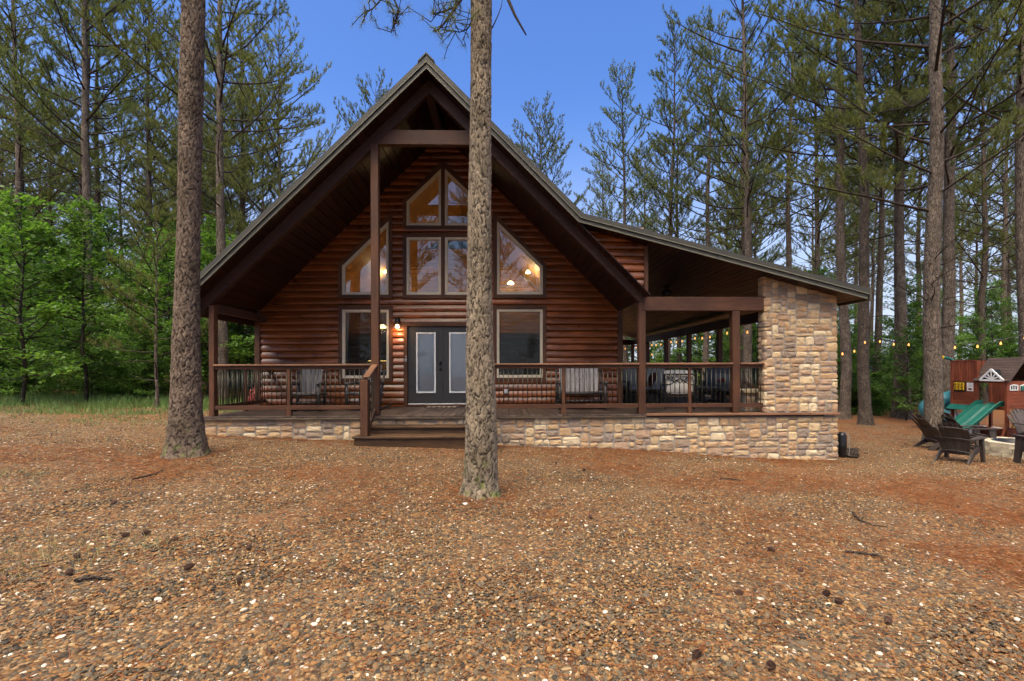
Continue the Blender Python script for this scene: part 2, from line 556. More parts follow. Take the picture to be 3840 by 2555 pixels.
GREYFAB = plain("grey_cushion", (.20, .20, .205), .95, noise=.15, nscale=40, bump=.2)
HOSE = plain("red_hose", (.33, .06, .045), .4)
WARM = emit("warm_bulb", (1.0, .40, .09), .9)
LAMPGLOW = emit("lamp_glow", (1.0, .66, .30), 8.0)
UNDERGLOW = emit("counter_glow", (1.0, .60, .18), 4.0)
GREYROOF = plain("grey_roof", (.05, .055, .062), .8, noise=.2)


# ------------------------------------------------------------------ mesh helpers
class MB:
    def __init__(s):
        s.v, s.f = [], []

    def add(s, vs, fs):
        o = len(s.v)
        s.v += [tuple(p) for p in vs]
        s.f += [tuple(i + o for i in f) for f in fs]
        return s

    def box(s, x0, x1, y0, y1, z0, z1, M4=None):
        c = [(x0, y0, z0), (x1, y0, z0), (x1, y1, z0), (x0, y1, z0), (x0, y0, z1), (x1, y0, z1), (x1, y1, z1), (x0, y1, z1)]
        if M4 is not None:
            c = [M4 @ Vector(p) for p in c]
        return s.add(c, [(0, 3, 2, 1), (4, 5, 6, 7), (0, 1, 5, 4), (1, 2, 6, 5), (2, 3, 7, 6), (3, 0, 4, 7)])

    def cbox(s, x0, x1, y0, y1, z0, z1, c=.008, M4=None):
        """box with chamfered edges"""
        xs, ys, zs = (x0, x1), (y0, y1), (z0, z1)
        vs, idx = [], {}
        for i in (0, 1):
            for j in (0, 1):
                for k in (0, 1):
                    sx, sy, sz = (1, -1)[i], (1, -1)[j], (1, -1)[k]
                    for a in range(3):
                        p = [xs[i] + c * sx, ys[j] + c * sy, zs[k] + c * sz]
                        p[a] = (xs[i], ys[j], zs[k])[a]
                        idx[(i, j, k, a)] = len(vs)
                        vs.append(p)
        f = []
        for a in range(3):
            b_, c_ = (a + 1) % 3, (a + 2) % 3
            for e in (0, 1):
                q = []
                for (m, n) in ((0, 0), (1, 0), (1, 1), (0, 1)):
                    t = [0, 0, 0]
                    t[a], t[b_], t[c_] = e, m, n
                    q.append(idx[(*t, a)])
                f.append(tuple(q if e else q[::-1]))
            for m in (0, 1):
                for n in (0, 1):
                    t0, t1 = [0] * 3, [0] * 3
                    t0[b_] = t1[b_] = m
                    t0[c_] = t1[c_] = n
                    t0[a], t1[a] = 0, 1
                    f.append((idx[(*t0, b_)], idx[(*t1, b_)], idx[(*t1, c_)], idx[(*t0, c_)]))
        for i in (0, 1):
            for j in (0, 1):
                for k in (0, 1):
                    f.append((idx[(i, j, k, 0)], idx[(i, j, k, 1)], idx[(i, j, k, 2)]))
        if M4 is not None:
            vs = [M4 @ Vector(p) for p in vs]
        return s.add(vs, f)

    def prism(s, poly, y0, y1):
        """polygon of (x, z) pushed from y0 to y1"""
        n = len(poly)
        vs = [(p[0], y0, p[1]) for p in poly] + [(p[0], y1, p[1]) for p in poly]
        fs = [tuple(range(n)), tuple(range(2 * n - 1, n - 1, -1))]
        fs += [(i, i + n, (i + 1) % n + n, (i + 1) % n) for i in range(n)]
        return s.add(vs, fs)

    def ring(s, outer, inner, y0, y1):
        n = len(outer)
        vs = [(p[0], y0, p[1]) for p in outer] + [(p[0], y0, p[1]) for p in inner] + [(p[0], y1, p[1]) for p in outer] + [(p[0], y1, p[1]) for p in inner]
        fs = []
        for i in range(n):
            j = (i + 1) % n
            fs += [(i, j, n + j, n + i), (2 * n + i, 3 * n + i, 3 * n + j, 2 * n + j), (i, 2 * n + i, 2 * n + j, j), (n + i, n + j, 3 * n + j, 3 * n + i)]
        return s.add(vs, fs)

    def tube(s, pts, rad, n=6, caps=True):
        pts = [Vector(p) for p in pts]
        rad = rad if isinstance(rad, (list, tuple)) else [rad] * len(pts)
        base = len(s.v)
        a = None
        for i, p in enumerate(pts):
            t = (pts[min(i + 1, len(pts) - 1)] - pts[max(i - 1, 0)]).normalized()
            if a is None:
                a = t.cross(Vector((0, 0, 1)) if abs(t.z) < .8 else Vector((0, 1, 0)))
            a = a - t * a.dot(t)
            a.normalize()
            b = a.cross(t)
            for k in range(n):
                q = 2 * math.pi * k / n
                s.v.append(tuple(p + (a * math.cos(q) + b * math.sin(q)) * rad[i]))
        for i in range(len(pts) - 1):
            for k in range(n):
                k2 = (k + 1) % n
                s.f.append((base + i * n + k, base + i * n + k2, base + (i + 1) * n + k2, base + (i + 1) * n + k))
        if caps:
            s.f.append(tuple(base + k for k in range(n))[::-1])
            s.f.append(tuple(base + (len(pts) - 1) * n + k for k in range(n)))
        return s

    def lathe(s, prof, n=12, cx=0, cy=0, cz=0):
        base = len(s.v)
        for r, z in prof:
            for k in range(n):
                q = 2 * math.pi * k / n
                s.v.append((cx + r * math.cos(q), cy + r * math.sin(q), cz + z))
        for i in range(len(prof) - 1):
            for k in range(n):
                k2 = (k + 1) % n
                s.f.append((base + i * n + k, base + i * n + k2, base + (i + 1) * n + k2, base + (i + 1) * n + k))
        return s

    def mesh(s, name, mat, smooth=False):
        me = bpy.data.meshes.new(name)
        me.from_pydata(s.v, [], s.f)
        me.materials.append(mat)
        if smooth:
            me.polygons.foreach_set("use_smooth", [True] * len(me.polygons))
        me.update()
        return me

    def build(s, name, mat, parent=None, smooth=False, off=True):
        """one mesh object; with off, world-space vertices are moved into the parent thing's frame"""
        if parent is not None and off:
            o = root_loc(parent)
            s.v = [(a - o.x, b - o.y, c - o.z) for a, b, c in s.v]
        return link(name, s.mesh(name, mat, smooth), parent)


def root_loc(o):
    l = Vector(o.location)
    while o.parent is not None:
        o = o.parent
        l = l + Vector(o.location)
    return l


def link(name, me, parent=None, loc=(0, 0, 0), rot=(0, 0, 0), scale=None):
    o = bpy.data.objects.new(name, me)
    COL.objects.link(o)
    o.parent = parent
    o.location = loc
    o.rotation_euler = rot
    if scale is not None:
        o.scale = scale
    return o


def tag(o, label=None, cat=None, group=None, kind=None):
    for k, v in (("label", label), ("category", cat), ("group", group), ("kind", kind)):
        if v:
            o[k] = v
    return o


def thing(name, loc, label, cat, group=None, rz=0.0):
    o = bpy.data.objects.new(name, None)
    COL.objects.link(o)
    o.location = loc
    o.rotation_euler = (0, 0, rz)
    o.empty_display_size = .2
    return tag(o, label, cat, group)


KIDS = {}


def children(o):
    return [c for c in bpy.data.objects if c.parent == o]


def copy_tree(o, parent=None):
    c = o.copy()
    COL.objects.link(c)
    c.parent = parent
    for ch in list(o.children):
        copy_tree(ch, c)
    return c


def axis_mat(a, b, up=Vector((0, 0, 1))):
    """frame whose X runs from a to b"""
    x = (Vector(b) - Vector(a)).normalized()
    y = up.cross(x)
    if y.length < 1e-4:
        y = Vector((0, 1, 0))
    y.normalize()
    z = x.cross(y)
    return Matrix(((x.x, y.x, z.x, a[0]), (x.y, y.y, z.y, a[1]), (x.z, y.z, z.z, a[2]), (0, 0, 0, 1)))


def bar(mb, a, b, w, h, c=.006):
    """bar from a to b, w across and h high"""
    L = (Vector(b) - Vector(a)).length
    return mb.cbox(0, L, -w / 2, w / 2, -h / 2, h / 2, min(c, w * .3, h * .3), axis_mat(a, b))

# ------------------------------------------------------------------ ground
def grid_axis(a):
    return np.array(sorted(set(np.round(a, 3))))


gx = grid_axis(np.concatenate([np.linspace(-400, -40, 19), np.linspace(-40, 40, 161), np.linspace(40, 400, 19)]))
gy = grid_axis(np.concatenate([np.linspace(-60, 0, 25), np.linspace(0, 30, 76), np.linspace(30, 700, 24)]))
XX, YY = np.meshgrid(gx, gy)
ZZ = ground_z(XX, YY)
ZZ = ZZ + NR.normal(0, .006, ZZ.shape) * (np.abs(XX) < 40)
nx, ny = len(gx), len(gy)
gm = bpy.data.meshes.new("ground")
gv = np.stack([XX, YY, ZZ], -1).reshape(-1, 3)
gf = [(j * nx + i, j * nx + i + 1, (j + 1) * nx + i + 1, (j + 1) * nx + i) for j in range(ny - 1) for i in range(nx - 1)]
gm.from_pydata(gv.tolist(), [], gf)
gm.materials.append(GRAVEL)
gm.polygons.foreach_set("use_smooth", [True] * len(gm.polygons))
ground = tag(link("ground", gm), "gravel yard strewn with rust coloured pine straw", kind="structure")

# ------------------------------------------------------------------ cabin: main dimensions
YF, YP, YW, YR, YB = 9.70, 9.82, 12.05, 9.42, 24.0     # deck edge, post line, log wall, roof front, rear
DZ = 0.61                                             # deck top
XL, XR = -6.25, 3.13
P_LEL, P_RL, P_VL, P_SR = U(678, 1148, YR), U(1600, 260, YR), U(2168, 833, YR), U(3247, 1121, YR)
P_LET, P_RT, P_VT, P_SRT = U(678, 1103, YR), U(1600, 214, YR), U(2186, 805, YR), U(3256, 1087, YR)
RX = P_RL.x
MR = (P_RL.z - P_VL.z) / (P_VL.x - P_RL.x)             # steep slope to the right
ML = (P_RL.z - P_LEL.z) / (P_RL.x - P_LEL.x)


def z_steep(x):
    return P_RL.z - (ML * (RX - x) if x < RX else MR * (x - RX))


def z_shed(x):
    return P_VL.z + (P_SR.z - P_VL.z) * (x - P_VL.x) / (P_SR.x - P_VL.x)


cabin = thing("log_cabin", (RX, YW, G(RX, YW)), "tall gabled log cabin with reddish brown siding and wide front porch", "cabin")
wall = MB()

# openings of the front wall, as polygons (x, z) on the wall plane
YG = YW - .05


def pp(pts):
    return [(U(x, y, YG).x, U(x, y, YG).z) for x, y in pts]


WIN = {
    "lower_l": pp([(1284, 1419), (1459, 1419), (1459, 1162), (1284, 1162)]),
    "lower_r": pp([(1863, 1417), (2035, 1416), (2035, 1161), (1863, 1161)]),
    "trap_l": pp([(1283.5, 1106), (1457.6, 1106), (1457.6, 830), (1283.5, 998)]),
    "trap_r": pp([(1864, 1105), (2035, 1105), (2035, 999), (1864, 831)]),
    "mid_l": pp([(1525, 1106), (1654, 1106), (1654, 891), (1525, 891)]),
    "mid_r": pp([(1668.8, 1106), (1797.8, 1106), (1797.8, 891), (1668.8, 891)]),
    "top_l": pp([(1525, 847), (1654, 847), (1654, 634), (1525, 758)]),
    "top_r": pp([(1668.8, 847), (1797.8, 847), (1797.8, 758), (1668.8, 634)]),
}
DOOR = pp([(1529, 1514), (1790, 1513), (1790, 1224), (1529, 1224)])
DOOR = [(DOOR[0][0], DZ + .02), (DOOR[1][0], DZ + .02), DOOR[2], DOOR[3]]
OPEN = list(WIN.values()) + [DOOR]


def span(poly, z):
    """x-range of a convex polygon at height z (clamped into its range)"""
    zs = [p[1] for p in poly]
    z = min(max(z, min(zs) + 1e-4), max(zs) - 1e-4)
    xs = []
    for i in range(len(poly)):
        (x0, a), (x1, b) = poly[i], poly[(i + 1) % len(poly)]
        if (a - z) * (b - z) <= 0 and abs(a - b) > 1e-9:
            xs.append(x0 + (x1 - x0) * (z - a) / (b - a))
    return (min(xs), max(xs)) if xs else None


def outer_span(z):
    return max(XL, RX - (P_RL.z - z) / ML), min(XR, RX + (P_RL.z - z) / MR)


def free(zm, z, pad, polys):
    """free x-intervals at height z, minding the openings that the height zm meets"""
    a, b = outer_span(z)
    iv = [(a, b)]
    for p in polys:
        zs = [q[1] for q in p]
        if min(zs) - pad < zm < max(zs) + pad:
            s = span(p, z)
            if s is None:
                continue
            s = (s[0] - pad, s[1] + pad)
            nv = []
            for (l, r) in iv:
                if s[1] <= l or s[0] >= r:
                    nv.append((l, r))
                    continue
                if s[0] > l:
                    nv.append((l, s[0]))
                if s[1] < r:
                    nv.append((s[1], r))
            iv = nv
    return iv


# inner lining of the wall (seen from inside and through the panes)
lv = sorted({round(p[1], 4) for o in OPEN for p in o} | {DZ, P_RL.z - .02, z_steep(XL), z_steep(XR)})
lv2 = []
for a, b in zip(lv, lv[1:]):
    n = max(1, int((b - a) / .3))
    lv2 += [(a + (b - a) * i / n, a + (b - a) * (i + 1) / n) for i in range(n)]
for z0, z1 in lv2:
    e = (z1 - z0) * .01
    A, B = free((z0 + z1) / 2, z0 + e, 0, OPEN), free((z0 + z1) / 2, z1 - e, 0, OPEN)
    if len(A) == len(B):
        for (a0, a1), (b0, b1) in zip(A, B):
            wall.prism([(a0, z0), (a1, z0), (b1, z1), (b0, z1)], YW + .06, YW + .14)
wall_o = wall.build("front_wall", PINE, cabin)

# log siding: each course between two openings is a log of its own
CH = .1745
z_phase = U(1450, 1119, YW).z
z0 = z_phase - CH * math.ceil((z_phase - DZ) / CH)
PROF = [(-.020, 0.0), (-.046, .03), (-.058, .12), (-.062, .30), (-.060, .45), (-.051, .62), (-.038, .80), (-.026, .95), (-.018, 1.0)]


def log_piece(parent, yface, za, zb, lo, hi, depth=.07, name="log"):
    mb = MB()
    n = len(PROF)
    for side in (0, 1):
        for d, t in PROF:
            xl = (lo[0] + (hi[0] - lo[0]) * t) if side == 0 else (lo[1] + (hi[1] - lo[1]) * t)
            mb.v.append((xl, yface + d, za + (zb - za) * t))
        mb.v.append((hi[side], yface + depth, zb))
        mb.v.append((lo[side], yface + depth, za))
    m = n + 2
    mb.f.append(tuple(range(m)))
    mb.f.append(tuple(range(2 * m - 1, m - 1, -1)))
    for i in range(m):
        j = (i + 1) % m
        mb.f.append((i, m + i, m + j, j))
    o = mb.build(name, LOG, parent)
    return o


z = z0
while z < P_RL.z - .1:
    za, zb = z + .003, z + CH - .003
    if zb > DZ + .03:
        za_ = max(za, DZ + .004)
        pad = .05
        zm = (za_ + zb) / 2
        A, B = free(zm, za_, pad, OPEN), free(zm, zb, pad, OPEN)
        if len(A) == len(B):
            for a, b in zip(A, B):
                b = (max(b[0], a[0] - .3), max(b[1], b[0] + .01))
                if a[1] - a[0] < .05:
                    continue
                L = a[1] - a[0]
                if L > 5.5:                      # long courses are butted from two logs
                    cut = a[0] + L * R.uniform(.35, .65)
                    log_piece(wall_o, YW, za_, zb, (a[0], cut - .002), (b[0], cut - .002))
                    log_piece(wall_o, YW, za_, zb, (cut + .002, a[1]), (cut + .002, b[1]))
                else:
                    log_piece(wall_o, YW, za_, zb, a, b)
    z += CH

# corner boards, side and rear walls, inner floor
for x0, x1 in ((XL - .12, XL + .02), (XR - .02, XR + .12)):
    MB().cbox(x0, x1, YW - .085, YW + .05, DZ + .003, z_steep(XL) + .02, .01).build("corner_board", TIMBER_Z, cabin)
for nm, x0, x1 in (("side_wall", XL - .1, XL + .08), ("side_wall", XR - .08, XR + .1)):
    m = MB()
    zt = z_steep(XL) + .1 if x0 < 0 else z_shed(XR) + .05
    k = DZ - .3
    while k < zt - .02:
        m.box(x0 + R.uniform(0, .004), x1, YW + .152, YB, k, min(k + CH - .006, zt))
        k += CH
    m.build(nm, LOG, cabin)
m = MB()
m.prism([(XL + .09, DZ - .3), (XR - .09, DZ - .3), (XR - .09, z_steep(XR) + .05), (RX, P_RL.z), (XL + .09, z_steep(XL) + .05)], YB - .2, YB - .01)
m.build("rear_wall", LOG, cabin)
MB().box(XL + .1, XR - .1, YW + .15, YB - .21, DZ - .06, DZ + .01).build("room_floor", PINE_Y, cabin)


def inset(poly, d):
    """move every edge of a counter-clockwise convex polygon inwards by d (outwards if negative)"""
    n = len(poly)
    out = []
    ar = sum(poly[i][0] * poly[(i + 1) % n][1] - poly[(i + 1) % n][0] * poly[i][1] for i in range(n))
    sg = 1 if ar > 0 else -1
    lines = []
    for i in range(n):
        (x0, z0_), (x1, z1_) = poly[i], poly[(i + 1) % n]
        dx, dz = x1 - x0, z1_ - z0_
        L = math.hypot(dx, dz)
        nx_, nz_ = -dz / L * sg, dx / L * sg
        lines.append((x0 + nx_ * d, z0_ + nz_ * d, dx, dz))
    for i in range(n):
        x0, z0_, dx, dz = lines[i - 1]
        x1, z1_, ex, ez = lines[i]
        det = dx * ez - dz * ex
        t = ((x1 - x0) * ez - (z1_ - z0_) * ex) / det
        out.append((x0 + dx * t, z0_ + dz * t))
    return out


WINNAMES = {"lower_l": "window beside the porch lamp", "lower_r": "window above the outlet", "trap_l": "slanted window", "trap_r": "slanted window", "mid_l": "", "mid_r": "", "top_l": "", "top_r": ""}
for k, poly in WIN.items():
    w = MB().ring(poly, inset(poly, .05), YW - .068, YW + .058).build("window", TAN, cabin)
    ip = inset(poly, .048)
    MB().ring(ip, inset(ip, .022), YW - .045, YW + .02).build("sash", TAN, w)
    ip2 = inset(poly, .066)
    MB().prism(ip2, YW - .012, YW - .006).build("pane", GLASS, w)
    if k.startswith("lower"):
        MB().prism(inset(poly, .07), YW - .024, YW - .0225).build("insect_screen", SCREEN, w)
    # casing boards, mitred, one by one
    op = inset(poly, -.098)
    n = len(poly)
    inner = inset(poly, -.002)
    if k.startswith(("mid", "top")):
        cl = max(p[0] for p in poly) if k.endswith("_l") else min(p[0] for p in poly)
        op = [((p[0] if abs(p[0] - cl) > .14 else cl + (.047 if k.endswith("_l") else -.047)), p[1]) for p in op]
    for i in range(n):
        j = (i + 1) % n
        MB().prism([op[i], op[j], inner[j], inner[i]], YW - .082, YW + .0).build("casing", TIMBER_X if abs(op[i][1] - op[j][1]) < .02 else TIMBER_Z, w)

# double door
dl, dr = DOOR[0][0], DOOR[1][0]
dt = DOOR[2][1]
dc = (dl + dr) / 2
fr = MB()
fr.cbox(dl - .10, dl + .0, YW - .08, YW + .05, DZ + .003, dt + .0, .006)
fr.cbox(dr, dr + .10, YW - .08, YW + .05, DZ + .003, dt + .0, .006)
fr.cbox(dl - .12, dr + .12, YW - .085, YW + .05, dt + .001, dt + .105, .006)
fr.build("door_casing", TIMBER_Z, cabin)
MB().cbox(dl + .002, dr - .002, YW - .06, YW + .1, DZ + .001, DZ + .055, .01).build("threshold", TIMBER_X, cabin)
MB().cbox(dl + .002, dr - .002, YW - .045, YW + .1, DZ + .056, DZ + .082, .006).build("door_sill", WHITE, cabin)
for s, (a, b) in enumerate(((dl + .006, dc - .012), (dc + .012, dr - .006))):
    wd = b - a
    g0, g1 = a + wd * .245, b - wd * .185 if s == 0 else b - wd * .245
    if s == 1:
        g0 = a + wd * .185
    zb_, zt_ = DZ + .36, dt - .16
    rect = [(a, DZ + .083), (b, DZ + .083), (b, dt - .006), (a, dt - .006)]
    lite = [(g0, zb_), (g1, zb_), (g1, zt_), (g0, zt_)]
    d = MB().ring(rect, lite, YW - .03, YW + .015).build("door", GREYDOOR, cabin)
    MB().ring(inset(lite, -.035), lite, YW - .042, YW - .0301).build("panel_moulding", GREYDOOR, d)
    MB().ring(lite, inset(lite, .035), YW - .05, YW - .012).build("lite_frame", WHITE, d)
    MB().prism(inset(lite, .034), YW - .001, YW + .003).build("blind", BLIND, d)
    MB().prism(inset(lite, .034), YW - .018, YW - .014).build("pane", CLEAR, d)
    if s == 0:
        for zk, r_ in ((U(1653, 1361, YW).z, .036), (U(1653, 1384, YW).z, .03)):
            kx = b - .045
            m = MB()
            for i in range(1):
                m.tube([(kx, YW - .03, zk), (kx, YW - .045, zk), (kx, YW - .06, zk), (kx, YW - .085, zk), (kx, YW - .10, zk)], [r_ * 1.15, r_ * 1.1, r_ * .5, r_, r_ * .6], 12)
            m.build("knob", BLACK, d, smooth=True)
MB().cbox(dc - .0115, dc + .0115, YW - .042, YW + .0, DZ + .084, dt - .007, .003).build("astragal", GREYDOOR, cabin)

# ---------------------------------------------------------------- roof
ROOF_Y1 = YB + .4


def band(pa, pb, y0, y1, lift=0.0):
    return MB().prism([(pa[0].x, pa[0].z + lift), (pb[0].x, pb[0].z + lift), (pb[1].x, pb[1].z), (pa[1].x, pa[1].z)], y0, y1)


def sv(p, dz):
    q = p.copy()
    q.z += dz
    return q


roof = MB()
for a, b, c, d in ((P_LET, P_RT, P_RL, P_LEL), (P_RT, P_VT, P_VL, P_RL), (P_VT, P_SRT, P_SR, P_VL)):
    roof.prism([(a.x, a.z - .006), (b.x, b.z - .006), (c.x, c.z + .03), (d.x, d.z + .03)], YR + .004, ROOF_Y1)
    L = 0
    yk = YR + .2
    while yk < ROOF_Y1:                              # standing seams
        roof.prism([(a.x, a.z - .006), (b.x, b.z - .006), (b.x, b.z + .03), (a.x, a.z + .03)], yk, yk + .03)
        yk += .42
roof_o = roof.build("roof", METAL_D, cabin)
for (a, b, c, d) in ((P_LET, P_RT, P_RL, P_LEL), (P_RT, P_VT, P_VL, P_RL), (P_VT, P_SRT, P_SR, P_VL)):
    ma, mb_ = a.lerp(d, .52), b.lerp(c, .52)
    MB().prism([(a.x, a.z + .012), (b.x, b.z + .012), (mb_.x, mb_.z), (ma.x, ma.z)], YR - .055, YR + .003).build("rake_trim", METAL_D, roof_o)
    MB().prism([(ma.x, ma.z + .012), (mb_.x, mb_.z + .012), (mb_.x, mb_.z - .010), (ma.x, ma.z - .010)], YR - .068, YR - .0555).build("trim_hem", HEM, roof_o)
    MB().prism([(ma.x, ma.z - .011), (mb_.x, mb_.z - .011), (c.x, c.z), (d.x, d.z)], YR - .034, YR + .0025).build("fascia", METAL, roof_o)
    MB().prism([(d.x, d.z + .012), (c.x, c.z + .012), (c.x, c.z - .012), (d.x, d.z - .012)], YR - .047, YR - .0345).build("fascia_hem", HEM, roof_o)
# ridge cap
m = MB()
m.prism([(P_RT.x - .17, P_RT.z - .155), (P_RT.x, P_RT.z + .022), (P_RT.x + .17, P_RT.z - .155), (P_RT.x + .17, P_RT.z - .12), (P_RT.x, P_RT.z + .055), (P_RT.x - .17, P_RT.z - .12)], YR - .075, ROOF_Y1)
m.build("ridge_cap", METAL_D, roof_o)
# eave fascia on the far right and the left edge
MB().box(P_SRT.x - .012, P_SRT.x + .03, YR - .05, ROOF_Y1, P_SR.z - .04, P_SRT.z + .01).build("eave_fascia", METAL, roof_o)
MB().box(P_LET.x - .03, P_LET.x + .01, YR - .05, ROOF_Y1, P_LEL.z - .05, P_LET.z + .01).build("eave_fascia", METAL, roof_o)
MB().cbox(P_LEL.x + .02, P_LEL.x + .06, YR + .01, ROOF_Y1, P_LEL.z - .16, P_LEL.z + .0, .006).build("sub_fascia", RAFTER, roof_o)


def planks(x0, x1, zf, y0, y1, n):
    for i in range(n):
        a, b = x0 + (x1 - x0) * i / n, x0 + (x1 - x0) * (i + 1) / n
        g = (x1 - x0) / n * .05
        a, b = a + g, b - g
        dz = R.uniform(-.0015, .0015)
        MB().prism([(a, zf(a) + .029), (b, zf(b) + .029), (b, zf(b) + .002 + dz), (a, zf(a) + .002 + dz)], y0, y1).build("soffit_plank", SOFFIT, roof_o)


planks(P_LEL.x + .06, RX, z_steep, YR + .01, YW + .15, 34)
planks(RX, XR + .02, z_steep, YR + .01, YW + .15, 34)
planks(XR + .03, P_SR.x - .02, z_shed, YR + .01, YB + .3, 33)
planks(P_VL.x, XR + .02, z_shed, YR + .01, 9.74, 10)
# vaulted ceiling of the room
for i in range(2):
    m = MB()
    s = -1 if i == 0 else 1
    for k in range(26):
        a, b = RX + s * k * (4.6 / 26), RX + s * (k + .97) * (4.6 / 26)
        m.prism([(a, z_steep(a) - .04), (b, z_steep(b) - .04), (b, z_steep(b) - .0), (a, z_steep(a) - .0)], YW + .16, YB - .22)
    m.build("room_ceiling", PINE_Y, roof_o)

# ---------------------------------------------------------------- porch timbers
def rafter(xa, xb, name="rafter", y0=YP - .07, y1=YP + .07, depth=.285):
    return MB().prism([(xa, z_steep(xa) - .001), (xb, z_steep(xb) - .001), (xb, z_steep(xb) - depth), (xa, z_steep(xa) - depth)], y0, y1).build(name, RAFTER, cabin)


xl_end = U(728, 1200, YP).x
rafter(xl_end, RX - .002)
rr_end = U(2423, 1118, YP).x
poly = [(RX + .002, z_steep(RX) - .001), (rr_end, z_steep(rr_end) - .001), (rr_end, U(2423, 1137, YP).z), (U(2397, 1137, YP).x, U(2397, 1137, YP).z), (RX + .002, z_steep(RX) - .285)]
MB().prism(poly, YP - .07, YP + .07).build("rafter", RAFTER, cabin)
# second pair of rafters against the wall, under the ridge beam
MB().cbox(RX - .09, RX + .09, YP + .071, YW - .1, z_steep(RX) - .33, z_steep(RX) - .09, .01).build("ridge_beam", RAFTER, cabin)
cb_t, cb_b = U(1500, 493.5, YP).z, U(1500, 546, YP).z


def rx_at(zv, side):
    """where the underside of the rafter pair lies at height zv"""
    return RX - (P_RL.z - .285 - zv) / ML if side < 0 else RX + (P_RL.z - .285 - zv) / MR


MB().prism([(rx_at(cb_b, -1) - .02, cb_b), (rx_at(cb_b, 1) + .02, cb_b), (rx_at(cb_t, 1) + .02, cb_t), (rx_at(cb_t, -1) - .02, cb_t)], YP - .066, YP + .066).build("collar_beam", TIMBER_X, cabin)


def post(pxl, pxr, ztop, zbot=DZ + .002, yc=YP, w=None):
    a, b = U(pxl, 1450, yc - .07).x, U(pxr, 1450, yc - .07).x
    return MB().cbox(a, b, yc - .075, yc + .075, zbot, ztop, .008).build("post", TIMBER_Z, cabin), a, b


_, PL0, PL1 = post(783, 803, z_steep(U(790, 1150, YP).x) - .27)
_, PC0, PC1 = post(1392, 1421, cb_b - .001)
_, PD0, PD1 = post(1779, 1808, cb_b - .001)
B_T, B_B = U(2600, 1115.5, YP).z, U(2600, 1168, YP).z
_, PR0, PR1 = post(2396, 2422, B_B - .001)
_, PQ0, PQ1 = post(2748, 2776, B_B - .001)
# short block over the corner post, beam to the stone pillar
MB().cbox(PR0 + .005, PR0 + .10, YP - .068, YP + .07, B_B, U(2397, 1137, YP).z - .002, .004).build("post_block", TIMBER_Z, cabin)
MB().cbox(PR0 + .102, U(2866, 1140, YP).x, YP - .078, YP + .072, B_B, B_T, .012).build("porch_beam", TIMBER_X, cabin)
XE = 7.02
MB().cbox(XE - .07, XE + .07, 10.06, YB - .08, B_B, B_B + .28, .01).build("porch_beam", TIMBER_Y, cabin)
MB().cbox(XR + .12, XE + .08, YB - .075, YB + .065, B_B, B_B + .28, .01).build("porch_beam", TIMBER_X, cabin)
MB().cbox(PL0 + .01, PL1 - .01, YP + .08, YW - .09, 2.82, 3.0, .01).build("porch_beam", TIMBER_Y, cabin)
side_post_y = [12.05, 14.4, 16.75, 19.1, 21.5, 23.98]
for yy in side_post_y:
    MB().cbox(XE - .075, XE + .075, yy - .07, yy + .07, DZ + .002, B_B - .001, .008).build("post", TIMBER_Z, cabin)
for xx in (5.05,):
    MB().cbox(xx - .07, xx + .07, YB - .07, YB + .06, DZ + .002, B_B - .001, .008).build("post", TIMBER_Z, cabin)

# log infill between steep rafter and shed roof, with its boards
XI0, XI1 = U(2235, 900, 9.78).x, U(2413, 1000, 9.78).x
YI = 9.80
zi = U(2420, 1104, YI).z
inf = MB().prism([(P_VL.x + .05, z_steep(P_VL.x + .05) + .02), (XI1 + .05, z_steep(XI1 + .05) + .02), (XI1 + .05, z_shed(XI1 + .05)), (P_VL.x + .05, z_shed(P_VL.x + .05) - .01)], YI + .07, YI + .10).build("gable_infill", SOFFIT, cabin)
z = zi
while z < P_VL.z:
    za, zb = z + .003, z + CH * .92 - .003
    xa = RX + (P_RL.z - za) / MR
    xb = RX + (P_RL.z - zb) / MR
    xs_ = min(XI1, P_VL.x + (za - P_VL.z) / ((P_SR.z - P_VL.z) / (P_SR.x - P_VL.x)))
    if XI1 - xa > .04:
        xa, xb = max(xa, P_VL.x), max(xb, P_VL.x)
        log_piece(inf, YI, za, zb, (xa, XI1), (xb, XI1), .069)
    z += CH * .92
ztri = z_shed(XI1)
MB().cbox(XI1 + .001, XI1 + .082, YI - .09, YI + .06, U(2420, 1112, YI).z, z_shed(XI1 + .04) - .0, .006).build("trim_board", TIMBER_Z, cabin)
xa = P_VL.x + .2
poly = [(xa, z_steep(xa) + .105), (XI1, z_steep(XI1) + .105), (XI1, z_steep(XI1) + .004), (xa, z_steep(xa) + .004)]
MB().prism(poly, YP - .085, YP + .03).build("trim_board", TIMBER_X, cabin)
MB().cbox(XR - .02, XR + .02, 9.9, YW + .1, z_steep(XR) + .02, z_shed(XR) - .01, .004).build("attic_side_board", SOFFIT, cabin)

# ---------------------------------------------------------------- deck
deck = thing("porch_deck", (0, YF, G(0, YF)), "weathered brown plank deck of the cabin porch", "deck")
bw = .1445
x = XL - .06
k = 0
meshes = {}
while x < 7.2:
    long = x > XR + .12
    if 5.55 < x + bw and x < 7.25 and long:
        y0 = 9.98
    else:
        y0 = YF + R.uniform(-.004, .012)
    y1 = YB + .1 if long else YW - .066
    key = (long, y0 > 9.9)
    if key not in meshes:
        meshes[key] = MB().cbox(0, bw - .008, 0, (y1 - (9.98 if key[1] else YF)), -.034, 0, .004).mesh("deck_board", DECK)
    link("deck_board", meshes[key], deck, (x - 0, y0 - YF, DZ - G(0, YF) + R.uniform(-.001, .001)))
    x += bw
m = MB()
m.box(XL - .02, 7.1, YF + .1, YB, DZ - .25, DZ - .036)
m.build("deck_frame", TIMBER_X, deck)
a = U(2425, 1550, YF).x
